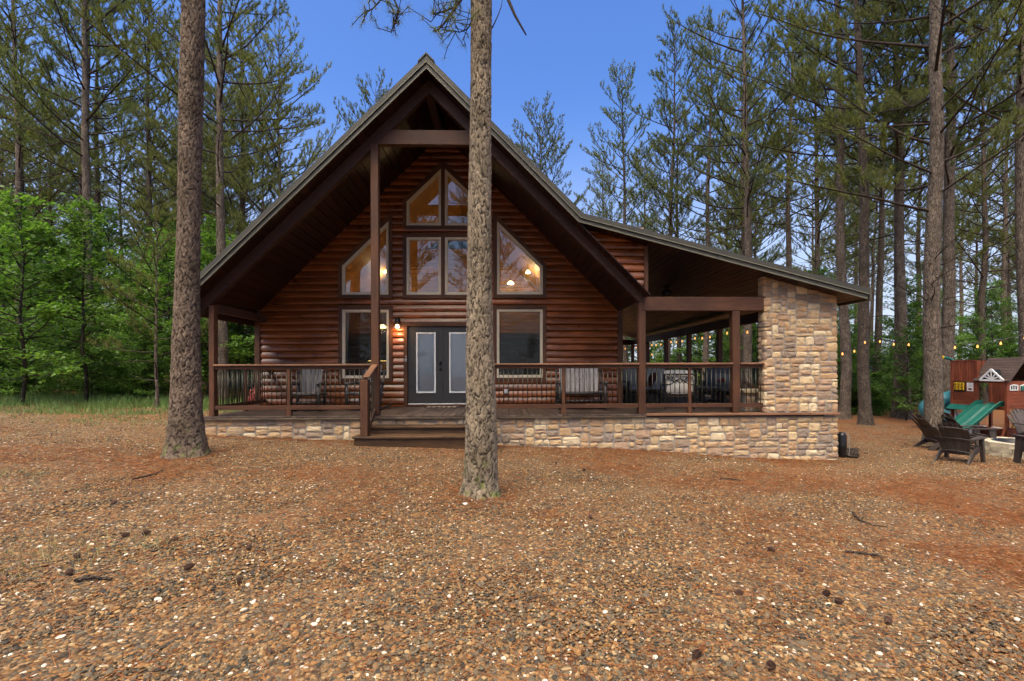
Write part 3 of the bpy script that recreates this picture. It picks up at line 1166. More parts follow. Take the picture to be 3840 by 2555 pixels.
MB().cbox(a, U(3144, 1550, YF).x + .03, YF - .02, YF + .24, DZ - .035, DZ + .012, .006).build("edge_board", RAILCAP, deck)
MB().cbox(XL - .1, U(1345, 1560, YF).x, YF - .012, YF + .02, DZ - .07, DZ - .036, .004).build("edge_board", DECKX, deck)
MB().cbox(U(1335, 1560, YF).x, a - .005, YF - .008, YF + .02, DZ - .068, DZ - .036, .004).build("edge_board", DECKX, deck)

# ---------------------------------------------------------------- stone work
STONE_CACHE = {}
SU = .066


def stone_mesh(w, h, v):
    key = (w, h, v)
    if key in STONE_CACHE:
        return STONE_CACHE[key]
    r = random.Random(hash(key) & 0xffff)
    W, H = w * SU - .016, h * SU - .016
    nx_, nz_ = (3, 2) if w >= 3 else (2, 2)
    if h >= 3:
        nz_ = 3
    out = []
    cr_ = min(W, H) * r.uniform(.12, .26)
    e = min(.013, H * .12)

    def edge(p, q, n):
        for i in range(n):
            t = (i + .5) / n
            yield (p[0] + (q[0] - p[0]) * t + r.uniform(-e, e), p[1] + (q[1] - p[1]) * t + r.uniform(-e, e))
    c = [(-W / 2, -H / 2), (W / 2, -H / 2), (W / 2, H / 2), (-W / 2, H / 2)]
    for i in range(4):
        p, q = c[i], c[(i + 1) % 4]
        d = (q[0] - p[0], q[1] - p[1])
        L = math.hypot(*d)
        u = (d[0] / L, d[1] / L)
        a_, b_ = (p[0] + u[0] * cr_, p[1] + u[1] * cr_), (q[0] - u[0] * cr_, q[1] - u[1] * cr_)
        out.append((a_[0] + r.uniform(-e, e) * .6, a_[1] + r.uniform(-e, e) * .6))
        out += list(edge(a_, b_, 1))
        out.append((b_[0] + r.uniform(-e, e) * .6, b_[1] + r.uniform(-e, e) * .6))
    n = len(out)
    dep = r.uniform(.024, .036)
    vs = [(p[0], .03, p[1]) for p in out] + [(p[0], -dep * .55, p[1]) for p in out]
    k_ = 1 - min(.028, H * .22) / (min(W, H) / 2)
    vs += [(p[0] * k_, -dep + r.uniform(-.009, .006), p[1] * k_) for p in out]
    vs += [(W * r.uniform(-.1, .1), -dep - r.uniform(-.004, .014), H * r.uniform(-.15, .15))]
    fs = []
    for i in range(n):
        j = (i + 1) % n
        fs += [(i, j, n + j, n + i), (n + i, n + j, 2 * n + j, 2 * n + i), (2 * n + i, 2 * n + j, 3 * n)]
    mb = MB().add(vs, fs)
    me = mb.mesh("stone", STONE)
    STONE_CACHE[key] = me
    return me


def stone_field(parent, origin, ux, width, zfun_lo, zfun_hi, z_lo, z_hi, normal_rot, seed):
    """rectangles packed on a 7 cm grid; origin is the lower left corner, ux the unit direction along the face"""
    r = random.Random(seed)
    u = SU
    nx_, nz_ = int(round(width / u)), int(math.ceil((z_hi - z_lo) / u))
    occ = np.zeros((nz_ + 4, nx_), bool)
    ro = root_loc(parent)
    cnt = 0
    for iz in range(nz_ - 1, -1, -1):
        for ix in range(nx_):
            if occ[iz, ix]:
                continue
            # available width
            wv = 0
            while ix + wv < nx_ and not occ[iz, ix + wv] and wv < 7:
                wv += 1
            h = r.choices([1, 2, 3], [.10, .66, .24])[0]
            w = r.choices([2, 3, 4, 5, 6], [.14, .30, .30, .18, .08])[0]
            if h == 3:
                w = max(3, w)
            if h == 1:
                w = max(3, w)
            w = min(w, wv)
            if wv - w == 1:
                w = wv if wv <= 6 else w - 1
            h = min(h, iz + 1)
            while h > 1 and occ[iz - h + 1:iz + 1, ix:ix + w].any():
                h -= 1
            if iz - h + 1 == 1 and h < 3:
                h += 1
            if h > iz + 1:
                h = iz + 1
            if occ[iz - h + 1:iz + 1, ix:ix + w].any():
                h = 1
            occ[iz - h + 1:iz + 1, ix:ix + w] = True
            cxl = (ix + w / 2) * u
            zc = z_lo + (iz - h / 2 + 1) * u
            p = Vector(origin) + Vector(ux) * cxl
            if zc + h * u / 2 < zfun_lo(p.x, p.y) - .03 or zc - h * u / 2 > zfun_hi(p.x) - .02:
                continue
            o = link("stone", stone_mesh(w, h, r.randrange(5)), parent, (p.x - ro.x, p.y - ro.y, zc - ro.z), (r.uniform(-.03, .03), r.uniform(-.025, .025), normal_rot + r.uniform(-.03, .03)))
            cnt += 1
    return cnt


YS = YF + .08
xs0, xs1 = U(768, 1600, YS).x, U(1345, 1600, YS).x
fl = thing("stone_foundation", (xs0, YS, G(xs0, YS)), "low tan and brown stone foundation wall beneath the deck, hose end of the porch", "stone wall")
fm = MB().box(xs0, U(1360, 1600, YS).x, YS, YS + .25, -.3, DZ - .075).build("mortar", MORTAR, fl)
n1 = stone_field(fm, (xs0, YS + .01, 0), (1, 0, 0), xs1 - xs0 + .1, ground_z, lambda x: 9, DZ - .08 - SU * 11, DZ - .08, 0, 3)
xs2, xs3 = U(1345, 1600, YS).x + .12, U(3139, 1650, YS).x
fr_ = thing("stone_foundation", (xs2, YS, G(xs2, YS)), "tall tan and brown stone foundation wall running from the steps to the pillar", "stone wall")
fm2 = MB().box(xs2 - .1, xs3, YS, YS + .25, -.8, DZ - .075).build("mortar", MORTAR, fr_)
n2 = stone_field(fm2, (xs2, YS + .01, 0), (1, 0, 0), xs3 - xs2, ground_z, lambda x: 9, DZ - .08 - SU * 18, DZ - .08, 0, 5)
MB().box(xs3 - .25, xs3 - .002, YS + .252, YB, -.8, DZ - .08).build("side_mortar", MORTAR, fr_)
# pillar
cx0, cx1 = U(2862, 1300, YS - .02).x, U(3139, 1300, YS - .02).x
pil = thing("stone_pillar", (cx0, YS, DZ), "wide stone faced pillar holding up the low end of the porch roof", "pillar")
YPI = YS - .02
m = MB()
m.prism([(cx0 + .02, DZ + .013), (cx1 - .02, DZ + .013), (cx1 - .02, z_shed(cx1) + .02), (cx0 + .02, z_shed(cx0) + .02)], YPI, YPI + .22)
pm = m.build("mortar", MORTAR, pil)
n3 = stone_field(pm, (cx0, YPI + .012, 0), (1, 0, 0), cx1 - cx0, lambda x, y: -9, lambda x: z_shed(x), DZ + .016, 3.85, 0, 9)
n4 = stone_field(pm, (cx0 + .03, YPI + .22, 0), (0, -1, 0), .24, lambda x, y: -9, lambda x: z_shed(x), DZ + .016, 3.6, -math.pi / 2, 12)
# hearth behind the pillar
hx0 = U(2788, 1500, 10.25).x
hearth = thing("stone_hearth", (hx0, 10.3, DZ), "low stone hearth with a flat slab top behind the pillar", "hearth")
hm = MB().box(hx0 + .03, 6.6, 10.24, 10.8, DZ + .003, DZ + .40).build("mortar", MORTAR, hearth)
stone_field(hm, (hx0 + .03, 10.25, 0), (1, 0, 0), 6.6 - hx0, lambda x, y: -9, lambda x: 9, DZ + .006, DZ + .42, 0, 21)
MB().cbox(hx0 - .02, 6.65, 10.17, 10.85, DZ + .42, DZ + .49, .012).build("slab", STONE, hearth)
print("stones", n1, n2, n3, n4)

# ---------------------------------------------------------------- steps
st0, st1 = U(1340, 1650, 9.2).x, 2 * RX - U(1340, 1650, 9.2).x
steps = thing("front_steps", (RX, 9.2, G(RX, 9.2)), "two wide wooden steps leading up to the double door", "steps")
t1z, t2z = U(1600, 1597, 9.52).z, U(1600, 1640, 9.12).z
t2f = U(1600, 1648, 9.1).z
MB().cbox(st0, st1, 9.40, 9.80 - .06, t1z - .04, t1z, .006).build("tread", STEP, steps)
MB().cbox(st0 + .02, st1 - .02, 9.45, 9.49, t1z - .3, t1z - .041, .004).build("riser", STEP, steps)
zt2 = .265
MB().cbox(st0 - .06, st1 + .06, 9.03, 9.24, zt2 - .04, zt2, .006).build("tread", STEP, steps)
MB().cbox(st0 - .06, st1 + .06, 9.245, 9.449, zt2 - .04, zt2, .006).build("tread", STEP, steps)
MB().cbox(st0 - .03, st1 + .03, 9.07, 9.11, -.35, zt2 - .041, .004).build("riser", STEP, steps)
for xx in (st0 - .02, st1 - .02):
    MB().prism([(9.112, -.3), (9.7, -.3), (9.7, t1z - .042), (9.5, t1z - .042), (9.5, zt2 - .042), (9.112, zt2 - .042)], 0, .04)
    mm_ = MB()
    pr = [(9.112, -.3), (9.7, -.3), (9.7, zt2 - .042), (9.112, zt2 - .042)]
    mm_.add([(xx, p[0], p[1]) for p in pr] + [(xx + .04, p[0], p[1]) for p in pr], [(0, 1, 2, 3), (7, 6, 5, 4), (0, 4, 5, 1), (1, 5, 6, 2), (2, 6, 7, 3), (3, 7, 4, 0)])
    mm_.build("stringer", STEP, steps)
# newel posts and short hand rails
for s, lab in ((-1, "short stair railing with square newel post beside the steps, toward the rocking chairs"), (1, "short stair railing with square newel post, hidden behind the front pine trunk")):
    nx0 = U(1354, 1500, 9.16).x
    nx1 = U(1382, 1500, 9.16).x
    if s > 0:
        nx0, nx1 = 2 * RX - nx1, 2 * RX - nx0
    nc = (nx0 + nx1) / 2
    sr = thing("stair_railing", (nc, 9.16, zt2), lab, "railing")
    ztop = U(1365, 1419, 9.16).z
    m = MB().cbox(nx0, nx1, 9.09, 9.24, zt2 + .002, ztop - .03, .008)
    m.build("newel_post", TIMBER_Z, sr)
    MB().lathe([(.0, .0)], 4)
    MB().cbox(nx0 + .01, nx1 - .01, 9.10, 9.23, ztop - .03, ztop, .02).build("post_cap", TIMBER_Z, sr)
    pc = (PC0 + PC1) / 2 if s < 0 else (PD0 + PD1) / 2
    a, b = (nc, 9.2, ztop - .005), (pc - s * .0, YP - .08, ztop + .27)
    a = (pc, 9.10, ztop + .02)
    mb = MB()
    bar(mb, a, b, .13, .035)
    mb.build("hand_rail", RAILCAP, sr)
    a2, b2 = (pc, 9.26, zt2 + .12), (pc, YP - .08, zt2 + .46)
    bar(MB(), a2, b2, .04, .09).build("bottom_rail", TIMBER_Y, sr)
    for t in (.2, .45, .7, .92):
        q0, q1 = Vector(a2).lerp(Vector(b2), t), Vector(a).lerp(Vector(b), .25 + .75 * t)
        MB().tube([q0, q1], .009, 6).build("baluster", BALUSTER, sr)

# ---------------------------------------------------------------- railings
RZ = U(1200, 1365.5, YP - .07).z
BAL = MB().tube([(0, 0, 0), (0, 0, 1)], .0095, 6).mesh("baluster", BALUSTER, True)


def railing(a, b, label, mids=(), end_skip=True):
    a, b = Vector((*a, 0)), Vector((*b, 0))
    L = (b - a).length
    d = (b - a) / L
    rz = math.atan2(d.y, d.x)
    t = thing("porch_railing", (a.x, a.y, DZ), label, "railing", rz=rz)
    H = RZ - DZ
    mx_ = TIMBER_X if abs(d.x) > .5 else TIMBER_Y
    MB().cbox(0, L, -.075, .065, H - .038, H, .006).build("cap_rail", RAILCAP, t, off=False)
    MB().cbox(.002, L - .002, -.022, .022, H - .112, H - .0385, .004).build("top_rail", mx_, t, off=False)
    MB().cbox(.002, L - .002, -.025, .025, .135, .225, .004).build("bottom_rail", mx_, t, off=False)
    for q in mids:
        MB().cbox(q - .03, q + .03, -.03, .024, .0, H - .113, .004).build("stub_post", TIMBER_Z, t, off=False)
        MB().box(q - .05, q + .05, -.024, .05, .003, .134).build("foot_block", TIMBER_Z, t, off=False)
    n = max(1, int(round(L / .1025)))
    for i in range(n):
        q = L * (i + .5) / n
        if any(abs(q - w_) < .04 for w_ in mids):
            continue
        o = link("baluster", BAL, t, (q + R.uniform(-.003, .003), 0, .2), (R.uniform(-.004, .004), R.uniform(-.004, .004), 0), (1, 1, H - .112 - .2 + .01))
    return t


mid1 = U(1086, 1500, YP).x
railing((PL1 + .002, YP - .03), (PC0 - .002, YP - .03), "porch railing section in front of the dark rocking chairs", [mid1 - PL1])
railing((PD1 + .002, YP - .03), (PR0 - .002, YP - .03), "porch railing section in front of the grey slatted love seat", [U(2112, 1500, YP).x - PD1])
railing((PR1 + .002, YP - .03), (PQ0 - .002, YP - .03), "porch railing section in front of the cushioned lounge chair", [U(2583, 1500, YP).x - PR1])
railing((PQ1 + .002, YP - .03), (U(2858, 1500, YP).x, YP - .03), "short porch railing section between corner post and stone pillar")
railing(((PL0 + PL1) / 2, YP + .08), ((PL0 + PL1) / 2, YW - .09), "porch railing on the hose side, running back to the log wall", [1.15])
gap = [(12.13, 14.32), (16.83, 19.02), (19.18, 21.42), (21.58, 23.9)]
for i, (y0, y1) in enumerate(gap):
    railing((XE, y0), (XE, y1), ["open side railing just behind the stone pillar", "open side railing two bays behind the pillar, past the yard stair",
            "open side railing third bay back on the covered porch", "open side railing at the far back corner of the porch"][i])
railing((XR + .15, YB - .0), (4.97, YB - .0), "rear porch railing near the cabin's back corner")
railing((5.13, YB - .0), (XE - .08, YB - .0), "rear porch railing near the back corner post")
# sloping rail of the side stair down to the yard
ss = thing("yard_stair_rail", (XE, 14.6, DZ), "sloping brown stair rail leading down from the open porch side", "railing")
p0, p1 = Vector((XE + .1, 16.6, RZ - .1)), Vector((XE + 2.0, 16.6, RZ - 1.25))
bar(MB(), p0, p1, .09, .09).build("hand_rail", TIMBER_X, ss)
q0, q1 = Vector((XE + .1, 14.5, RZ - .1)), Vector((XE + 2.0, 14.5, RZ - 1.25))
bar(MB(), q0, q1, .09, .09).build("hand_rail", TIMBER_X, ss)
for a_, b_ in ((p0, p1), (q0, q1)):
    for t in np.linspace(.05, .95, 12):
        q = a_.lerp(b_, t)
        MB().tube([q, q - Vector((0, 0, .85))], .009, 6).build("baluster", BALUSTER, ss)
    bar(MB(), a_ - Vector((0, 0, .85)), b_ - Vector((0, 0, .85)), .04, .07).build("bottom_rail", TIMBER_X, ss)
    MB().cbox(b_.x - .05, b_.x + .05, b_.y - .05, b_.y + .05, G(b_.x, b_.y) - .1, b_.z + .05, .006).build("newel_post", TIMBER_Z, ss)
for i in range(5):
    MB().cbox(XE + .12 + .3 * i, XE + .45 + .3 * i, 14.5, 16.6, DZ - .2 - .19 * i, DZ - .16 - .19 * i, .005).build("tread", STEP, ss)

# ------------------------------------------------------------------ porch furniture
def rocking_seat(name, label, loc, rz, width, nslat, slat_mat, group=None, fan=0.0):
    t = thing(name, loc, label, "rocking chair" if width < .9 else "love seat", group, rz)
    hw = width / 2
    B = lambda mb, nm, mt, sm=False: mb.build(nm, mt, t, sm, off=False)
    for s in (-1, 1):
        # rear log post, leaning back; front leg; arm; rocker
        B(MB().tube([(s * (hw + .05), .10, .07), (s * (hw + .055), .19, .5), (s * (hw + .06), .30, .98)], [.030, .030, .026], 8), "rear_post", DARKLOG, True)
        B(MB().tube([(s * (hw + .05), -.33, .07), (s * (hw + .05), -.33, .66)], [.034, .030], 8), "front_leg", DARKLOG, True)
        B(MB().tube([(s * (hw + .055), -.40, .645), (s * (hw + .06), -.1, .655), (s * (hw + .06), .22, .645)], [.036, .038, .036], 8), "arm", DARKLOG, True)
        B(MB().tube([(s * (hw + .05), -.36, .40), (s * (hw + .05), .2, .385)], [.028, .028], 7), "side_rung", DARKLOG, True)
        B(MB().tube([(s * (hw + .05), y, .028 + .10 * ((y + .02) / .62) ** 2) for y in np.linspace(-.55, .62, 11)], .026, 7), "rocker", DARKLOG, True)
    for (y, z_, r_) in ((-.33, .40, .03), (.18, .39, .028), (-.32, .22, .02), (.14, .20, .02), (.285, .93, .026)):
        B(MB().tube([(-hw - .11, y, z_), (hw + .11, y, z_)], r_, 8), "rung", DARKLOG, True)
    for i in range(5):
        y0 = -.36 + .105 * i
        B(MB().cbox(-hw, hw, y0, y0 + .095, .425 - .008 * i, .447 - .008 * i, .004), "seat_slat", slat_mat if i else DARKSLAT)
    for i in range(nslat):
        u = (i + .5) / nslat * 2 - 1
        w = width / nslat * .90
        x0, x1 = u * (hw - .02), u * (hw - .02) * (1 + fan)
        mb = MB()
        zt = 1.07 + .03 * (1 - u * u) + R.uniform(-.006, .006)
        a, b = Vector((x0, .135, .43)), Vector((x1, .285 + .01 * u * u, zt))
        M4 = axis_mat(a, b, Vector((0, 1, 0)))
        L = (b - a).length
        # taper: wider on top
        wb, wt = w * .46, w * (.5 + fan * .3)
        vs = []
        for (l, ww) in ((0, wb), (L, wt)):
            for (yy, zz) in ((-ww, -.010), (ww, -.010), (ww, .010), (-ww, .010)):
                vs.append(M4 @ Vector((l, yy, zz)))
        mb.add(vs, [(0, 1, 2, 3), (7, 6, 5, 4), (0, 4, 5, 1), (1, 5, 6, 2), (2, 6, 7, 3), (3, 7, 4, 0)])
        sl = B(mb, "back_slat", slat_mat)
    return t


def on(px, py_, Y):
    p = U(px, py_, Y)
    return p.x


rocking_seat("rocking_chair", "dark wooden log rocking chair standing alone before the log wall", (on(1160, 1500, 11.0), 11.0, DZ), .10, .50, 5, DARKSLAT, fan=.06)
rocking_seat("rocking_chair", "dark wooden log rocking chair half hidden by the tall porch post", (on(1372, 1500, 11.0), 11.05, DZ), -.38, .50, 5, DARKSLAT, fan=.06)
rocking_seat("rocking_love_seat", "wide double rocker with pale grey weathered back slats", (on(2176, 1500, 11.05), 11.05, DZ), 0.0, .98, 10, GREYWOOD, fan=.05)


def rbox(mb, x0, x1, y0, y1, z0, z1, r):
    return mb.cbox(x0, x1, y0, y1, z0, z1, r)


def pillow(t, nm, mat_, c, sx, sy, sz, rx=0.0, rz=0.0):
    """soft cushion: pinched edges, bulging middle"""
    mb = MB()
    n = 8
    M4 = Matrix.Translation(Vector(c)) @ Euler((rx, 0, rz)).to_matrix().to_4x4()
    for side in (1, -1):
        base = len(mb.v)
        for j in range(n + 1):
            for i in range(n + 1):
                a, b = i / n * 2 - 1, j / n * 2 - 1
                th = (1 - abs(a) ** 3.2) ** .55 * (1 - abs(b) ** 3.2) ** .55
                pin = 1 - .05 * (a * a * b * b)
                mb.v.append(tuple(M4 @ Vector((a * sx / 2 * pin, b * sy / 2 * pin, side * (sz / 2 * th + .004)))))
        for j in range(n):
            for i in range(n):
                q = (base + j * (n + 1) + i, base + j * (n + 1) + i + 1, base + (j + 1) * (n + 1) + i + 1, base + (j + 1) * (n + 1) + i)
                mb.f.append(q if side > 0 else q[::-1])
    return mb.build(nm, mat_, t, True, off=False)


def lounge_chair(label, loc, rz):
    """low metal lounge chair, seen from the back; its back faces -Y"""
    t = thing("lounge_chair", loc, label, "armchair", rz=rz)
    B = lambda mb, nm, mt, sm=False: mb.build(nm, mt, t, sm, off=False)
    hw = .36
    lean = lambda z_: -.30 - .16 * (z_ - .35)
    for s in (-1, 1):
        B(bar(MB(), (s * hw * .92, -.26, 0.0), (s * hw, lean(.84), .84), .045, .045), "back_post", BLACK)
        B(bar(MB(), (s * hw, .36, 0), (s * hw, .36, .56), .05, .045), "front_leg", BLACK)
        B(bar(MB(), (s * hw, lean(.6), .58), (s * hw, .40, .58), .055, .03), "arm", BLACK)
        B(bar(MB(), (s * hw, -.28, .27), (s * hw, .36, .27), .04, .05), "side_rail", BLACK)
    for z_, r in ((.84, .04), (.345, .045)):
        B(bar(MB(), (-hw - .02, lean(z_), z_), (hw + .02, lean(z_), z_), r, r), "back_rail", BLACK)
    B(bar(MB(), (-hw, .36, .27), (hw, .36, .27), .04, .05), "front_rail", BLACK)
    # crossed fretwork of the back
    def P(u, v):
        z_ = .365 + v * .46
        return Vector((u * (hw - .02), lean(z_), z_))
    lat = [((-1, 0), (.75, 1)), ((-.75, 0), (1, 1)), ((1, 0), (-.75, 1)), ((.75, 0), (-1, 1)), ((-1, .5), (-.62, .5)), ((1, .5), (.62, .5)),
           ((0, 1), (0, .84)), ((0, 0), (0, .16)), ((0, .84), (-.33, .66)), ((0, .84), (.33, .66)), ((0, .16), (-.33, .34)), ((0, .16), (.33, .34)),
           ((-.62, .5), (-.33, .66)), ((-.62, .5), (-.33, .34)), ((.62, .5), (.33, .66)), ((.62, .5), (.33, .34))]
    for a, b in lat:
        B(bar(MB(), P(*a), P(*b), .022, .022, .003), "fret_bar", BLACK)
    pillow(t, "seat_cushion", FABRIC, (0, .05, .37), .70, .72, .19)
    pillow(t, "back_cushion", FABRIC, (0, -.24, .66), .70, .58, .20, rx=math.radians(78))
    return t


lc_x = on(2545, 1500, 11.1)
lounge_chair("black metal lounge chair with crossed fretwork back and beige cushions", (lc_x, 11.15, DZ), math.radians(-14))


def sofa(label, loc, rz, width, mat_, nm="sofa", cat="sofa", plaid=False):
    t = thing(nm, loc, label, cat, rz=rz)
    B = lambda mb, n_, mt, sm=False: mb.build(n_, mt, t, sm, off=False)
    hw = width / 2
    for sx in (-1, 1):
        for sy in (-.36, .34):
            B(MB().cbox(sx * hw - .03, sx * hw + .03, sy - .03, sy + .03, 0, .58 if sy < 0 else .60, .006), "leg", BLACK)
        B(MB().cbox(sx * hw - .035, sx * hw + .035, -.42, .40, .581, .615, .008), "arm", BLACK)
    B(MB().cbox(-hw + .031, hw - .031, -.36, .36, .2, .27, .008), "frame", BLACK)
    B(MB().cbox(-hw + .031, hw - .031, .36, .41, .27, .80, .01), "back_frame", BLACK)
    n = max(1, int(round(width / .75)))
    for i in range(n):
        cx_ = -hw + width * (i + .5) / n
        pillow(t, "seat_cushion", mat_, (cx_, -.02, .37), width / n * .96, .74, .18)
        pillow(t, "back_cushion", mat_, (cx_, .27, .68), width / n * .95, .62, .20, rx=math.radians(-80))
    return t


sf = sofa("beige cushioned outdoor sofa behind the porch corner post", (on(2428, 1500, 13.6), 13.7, DZ), math.radians(8), 1.5, FABRIC)
# plaid throw pillow
PLAID, _nt, _b = newmat("plaid")
_tc = N(_nt, "ShaderNodeTexCoord")
_w1 = N(_nt, "ShaderNodeTexWave", Scale=9.0, bands_direction='X')
_w2 = N(_nt, "ShaderNodeTexWave", Scale=9.0, bands_direction='Z')
for _w in (_w1, _w2):
    _nt.links.new(_tc.outputs["Object"], _w.inputs["Vector"])
_r1 = ramp(_nt, [(.05, .012, .014), (.20, .03, .03)], [.45, .55])
_r2 = ramp(_nt, [(.25, .25, .27), (1, 1, 1)], [.2, .4])
_nt.links.new(_w1.outputs[0], _r1.inputs[0])
_nt.links.new(_w2.outputs[0], _r2.inputs[0])
_nt.links.new(mixc(_nt, 1.0, _r1.outputs[0], _r2.outputs[0], 'MULTIPLY'), _b.inputs["Base Color"])
_b.inputs["Roughness"].default_value = .9
tp = thing("throw_pillow", (on(2450, 1445, 13.3), 13.42, DZ + .66), "dark red plaid throw pillow leaning on the beige sofa", "pillow", rz=.5)
pillow(tp, "cushion", PLAID, (0, 0, 0), .40, .46, .14, rx=math.radians(-62), rz=.3)
sofa("grey cushioned armchair beyond the round slatted table", (on(2708, 1500, 13.1), 13.35, DZ), math.radians(-28), .82, GREYFAB, "armchair", "armchair")
tp2 = thing("throw_pillow", (on(2716, 1430, 12.8), 12.98, DZ + .66), "pale grey throw pillow with a red truck on the grey armchair", "pillow", rz=-.4)
pillow(tp2, "cushion", plain("pale_pillow", (.34, .33, .32), .9), (0, 0, 0), .40, .36, .12, rx=math.radians(-70))
m = MB()
m.box(-.11, .11, -.085, -.078, -.07, 0.0)
m.box(.0, .07, -.085, -.078, 0.0, .05)
m.build("truck_print", plain("red_print", (.30, .03, .025), .9), tp2, off=False)
for q in (-.06, .07):
    MB().tube([(q, -.089, -.075), (q, -.079, -.075)], .03, 10).build("truck_wheel", BLACK, tp2, off=False)

# round slatted table
tx, ty = on(2655, 1500, 12.0), 12.05
tb = thing("coffee_table", (tx, ty, DZ), "round dark slatted coffee table between the lounge chairs", "table")
nsl = 11
for i in range(nsl):
    x0 = -.56 + 1.12 * i / nsl
    x1 = x0 + 1.12 / nsl - .008
    xm = max(abs(x0), abs(x1)) - .004
    h = math.sqrt(max(.58 ** 2 - ((x0 + x1) / 2) ** 2, .01))
    MB().cbox(x0, x1, -h, h, .47, .495, .004).build("table_slat", DARKSLAT, tb, off=False)
MB().lathe([(.55, .40), (.585, .40), (.585, .468), (.55, .468)], 28).build("apron", BLACK, tb, off=False)
for k in range(4):
    a = math.pi / 4 + k * math.pi / 2
    c, s_ = math.cos(a), math.sin(a)
    MB().cbox(.42 * c - .04, .42 * c + .04, .42 * s_ - .04, .42 * s_ + .04, 0, .469, .006).build("leg", BLACK, tb, off=False)
    bar(MB(), (.42 * c, .42 * s_, .12), (0, 0, .12), .04, .05).build("stretcher", BLACK, tb, off=False)

# dark dining set and grill in the depth of the porch
dx, dy = on(2352, 1450, 15.5), 15.6
dt_ = thing("dining_table", (dx, dy, DZ), "tall dark slatted dining table deep under the covered porch", "table")
for i in range(7):
    MB().cbox(-.45 + .13 * i, -.45 + .13 * i + .12, -.8, .8, .88, .91, .004).build("table_slat", BLACK, dt_, off=False)
for sx in (-.36, .36):
    for sy in (-.7, .7):
        MB().cbox(sx - .04, sx + .04, sy - .04, sy + .04, 0, .879, .006).build("leg", BLACK, dt_, off=False)


def bar_chair(label, loc, rz):
    t = thing("dining_chair", loc, label, "chair", rz=rz)
    B = lambda mb, nm, mt: mb.build(nm, mt, t, False, off=False)
    for s in (-1, 1):
        B(bar(MB(), (s * .22, .2, 0), (s * .22, .26, 1.08), .04, .04), "rear_leg", BLACK)
        B(bar(MB(), (s * .22, -.2, 0), (s * .22, -.2, .86), .04, .04), "front_leg", BLACK)
        B(bar(MB(), (s * .22, -.24, .87), (s * .22, .25, .87), .05, .025), "arm", BLACK)
    for z_ in (.72, .84, .96, 1.06):
        B(bar(MB(), (-.22, .235, z_), (.22, .235, z_), .02, .06), "back_slat", BLACK)
    B(MB().cbox(-.24, .24, -.22, .22, .60, .64, .006), "seat", BLACK)
    return t


bar_chair("black slat-back porch chair at the near end of the dark dining table", (dx - .12, dy - 1.15, DZ), math.pi)
bar_chair("black slat-back porch chair on the open side of the dark dining table", (dx + .8, dy - .2, DZ), -math.pi / 2)
gr = thing("barbecue_grill", (dx + .1, 19.8, DZ), "black barbecue grill with pale lid behind the dark dining table", "grill")
MB().cbox(-.55, .55, -.3, .3, .12, .85, .01).build("cabinet", BLACK, gr, off=False)
m = MB()
m.tube([(-.4, 0, .86), (-.4, 0, .861)], .01, 3)
pts = [(-.28, .86), (-.28, 1.0), (-.15, 1.16), (.12, 1.18), (.28, 1.05), (.28, .86)]
m = MB().add([(-.4, p[0], p[1]) for p in pts] + [(.4, p[0], p[1]) for p in pts], [tuple(range(6))[::-1], tuple(range(6, 12))] + [(i, (i + 1) % 6, (i + 1) % 6 + 6, i + 6) for i in range(6)])
m.build("lid", plain("pale_lid", (.5, .5, .49), .35, .6), gr, off=False)
for s in (-1, 1):
    MB().cbox(s * .46 - .04, s * .46 + .04, -.28, .28, .002, .119, .01).build("foot", BLACK, gr, off=False)
bar(MB(), (-.3, -.33, 1.03), (.3, -.33, 1.03), .025, .025).build("handle", METAL, gr, off=False)

# door mat
mx0, mx1 = U(1597, 1524, 11.75).x, U(1722, 1524, 11.75).x
mat_t = thing("door_mat", ((mx0 + mx1) / 2, 11.75, DZ), "brown and cream checked door mat before the double door", "mat")
MB().cbox(-(mx1 - mx0) / 2, (mx1 - mx0) / 2, -.2, .18, .003, .016, .004).build("pad", plain("mat_dark", (.05, .035, .03), .95), mat_t, off=False)
CREAM = plain("mat_cream", (.42, .34, .25), .95)
for i in range(6):
    for j in range(2):
        x0 = -(mx1 - mx0) / 2 + .04 + i * (mx1 - mx0 - .08) / 6
        MB().box(x0, x0 + (mx1 - mx0) / 6 * .6, -.15 + j * .16, -.06 + j * .16, .0162, .0185).build("check", CREAM, mat_t, off=False)

# wall lamp beside the door
lx, lz = U(1492, 1217, YW - .1).x, U(1492, 1217, YW - .1).z
lamp = thing("wall_lamp", (lx, YW - .062, lz), "black cylinder porch lamp glowing on the log wall beside the door", "lamp")
MB().cbox(-.05, .05, -.012, .0, -.10, .10, .004).build("back_plate", BLACK, lamp, off=False)
MB().lathe([(.0, .155), (.072, .155), (.072, -.02), (.066, -.02), (.066, .14), (0, .14)], 20, 0, -.095, 0).build("shade", BLACK, lamp, True, off=False)
for z_ in (-.055, -.125):
    MB().lathe([(.066, 0), (.072, 0), (.072, .022), (.066, .022), (.066, 0)], 20, 0, -.095, z_).build("guard_ring", BLACK, lamp, True, off=False)
for k in range(4):
    a = math.pi / 4 + k * math.pi / 2
    MB().tube([(.069 * math.cos(a), -.095 + .069 * math.sin(a), -.125), (.069 * math.cos(a), -.095 + .069 * math.sin(a), .0)], .004, 5).build("guard_bar", BLACK, lamp, off=False)
MB().lathe([(.0, -.118), (.05, -.115), (.055, -.06), (.045, -.02), (.0, -.01)], 14, 0, -.095, 0).build("glass_globe", LAMPGLOW, lamp, True, off=False)
bar(MB(), (0, -.012, .05), (0, -.03, .05), .03, .05).build("bracket", BLACK, lamp, off=False)
ld = bpy.data.lights.new("wall_lamp_light", 'POINT')
ld.energy = 7
ld.color = (1, .56, .24)
ld.shadow_soft_size = .05
lo = bpy.data.objects.new("wall_lamp_light", ld)
COL.objects.link(lo)
lo.parent = lamp
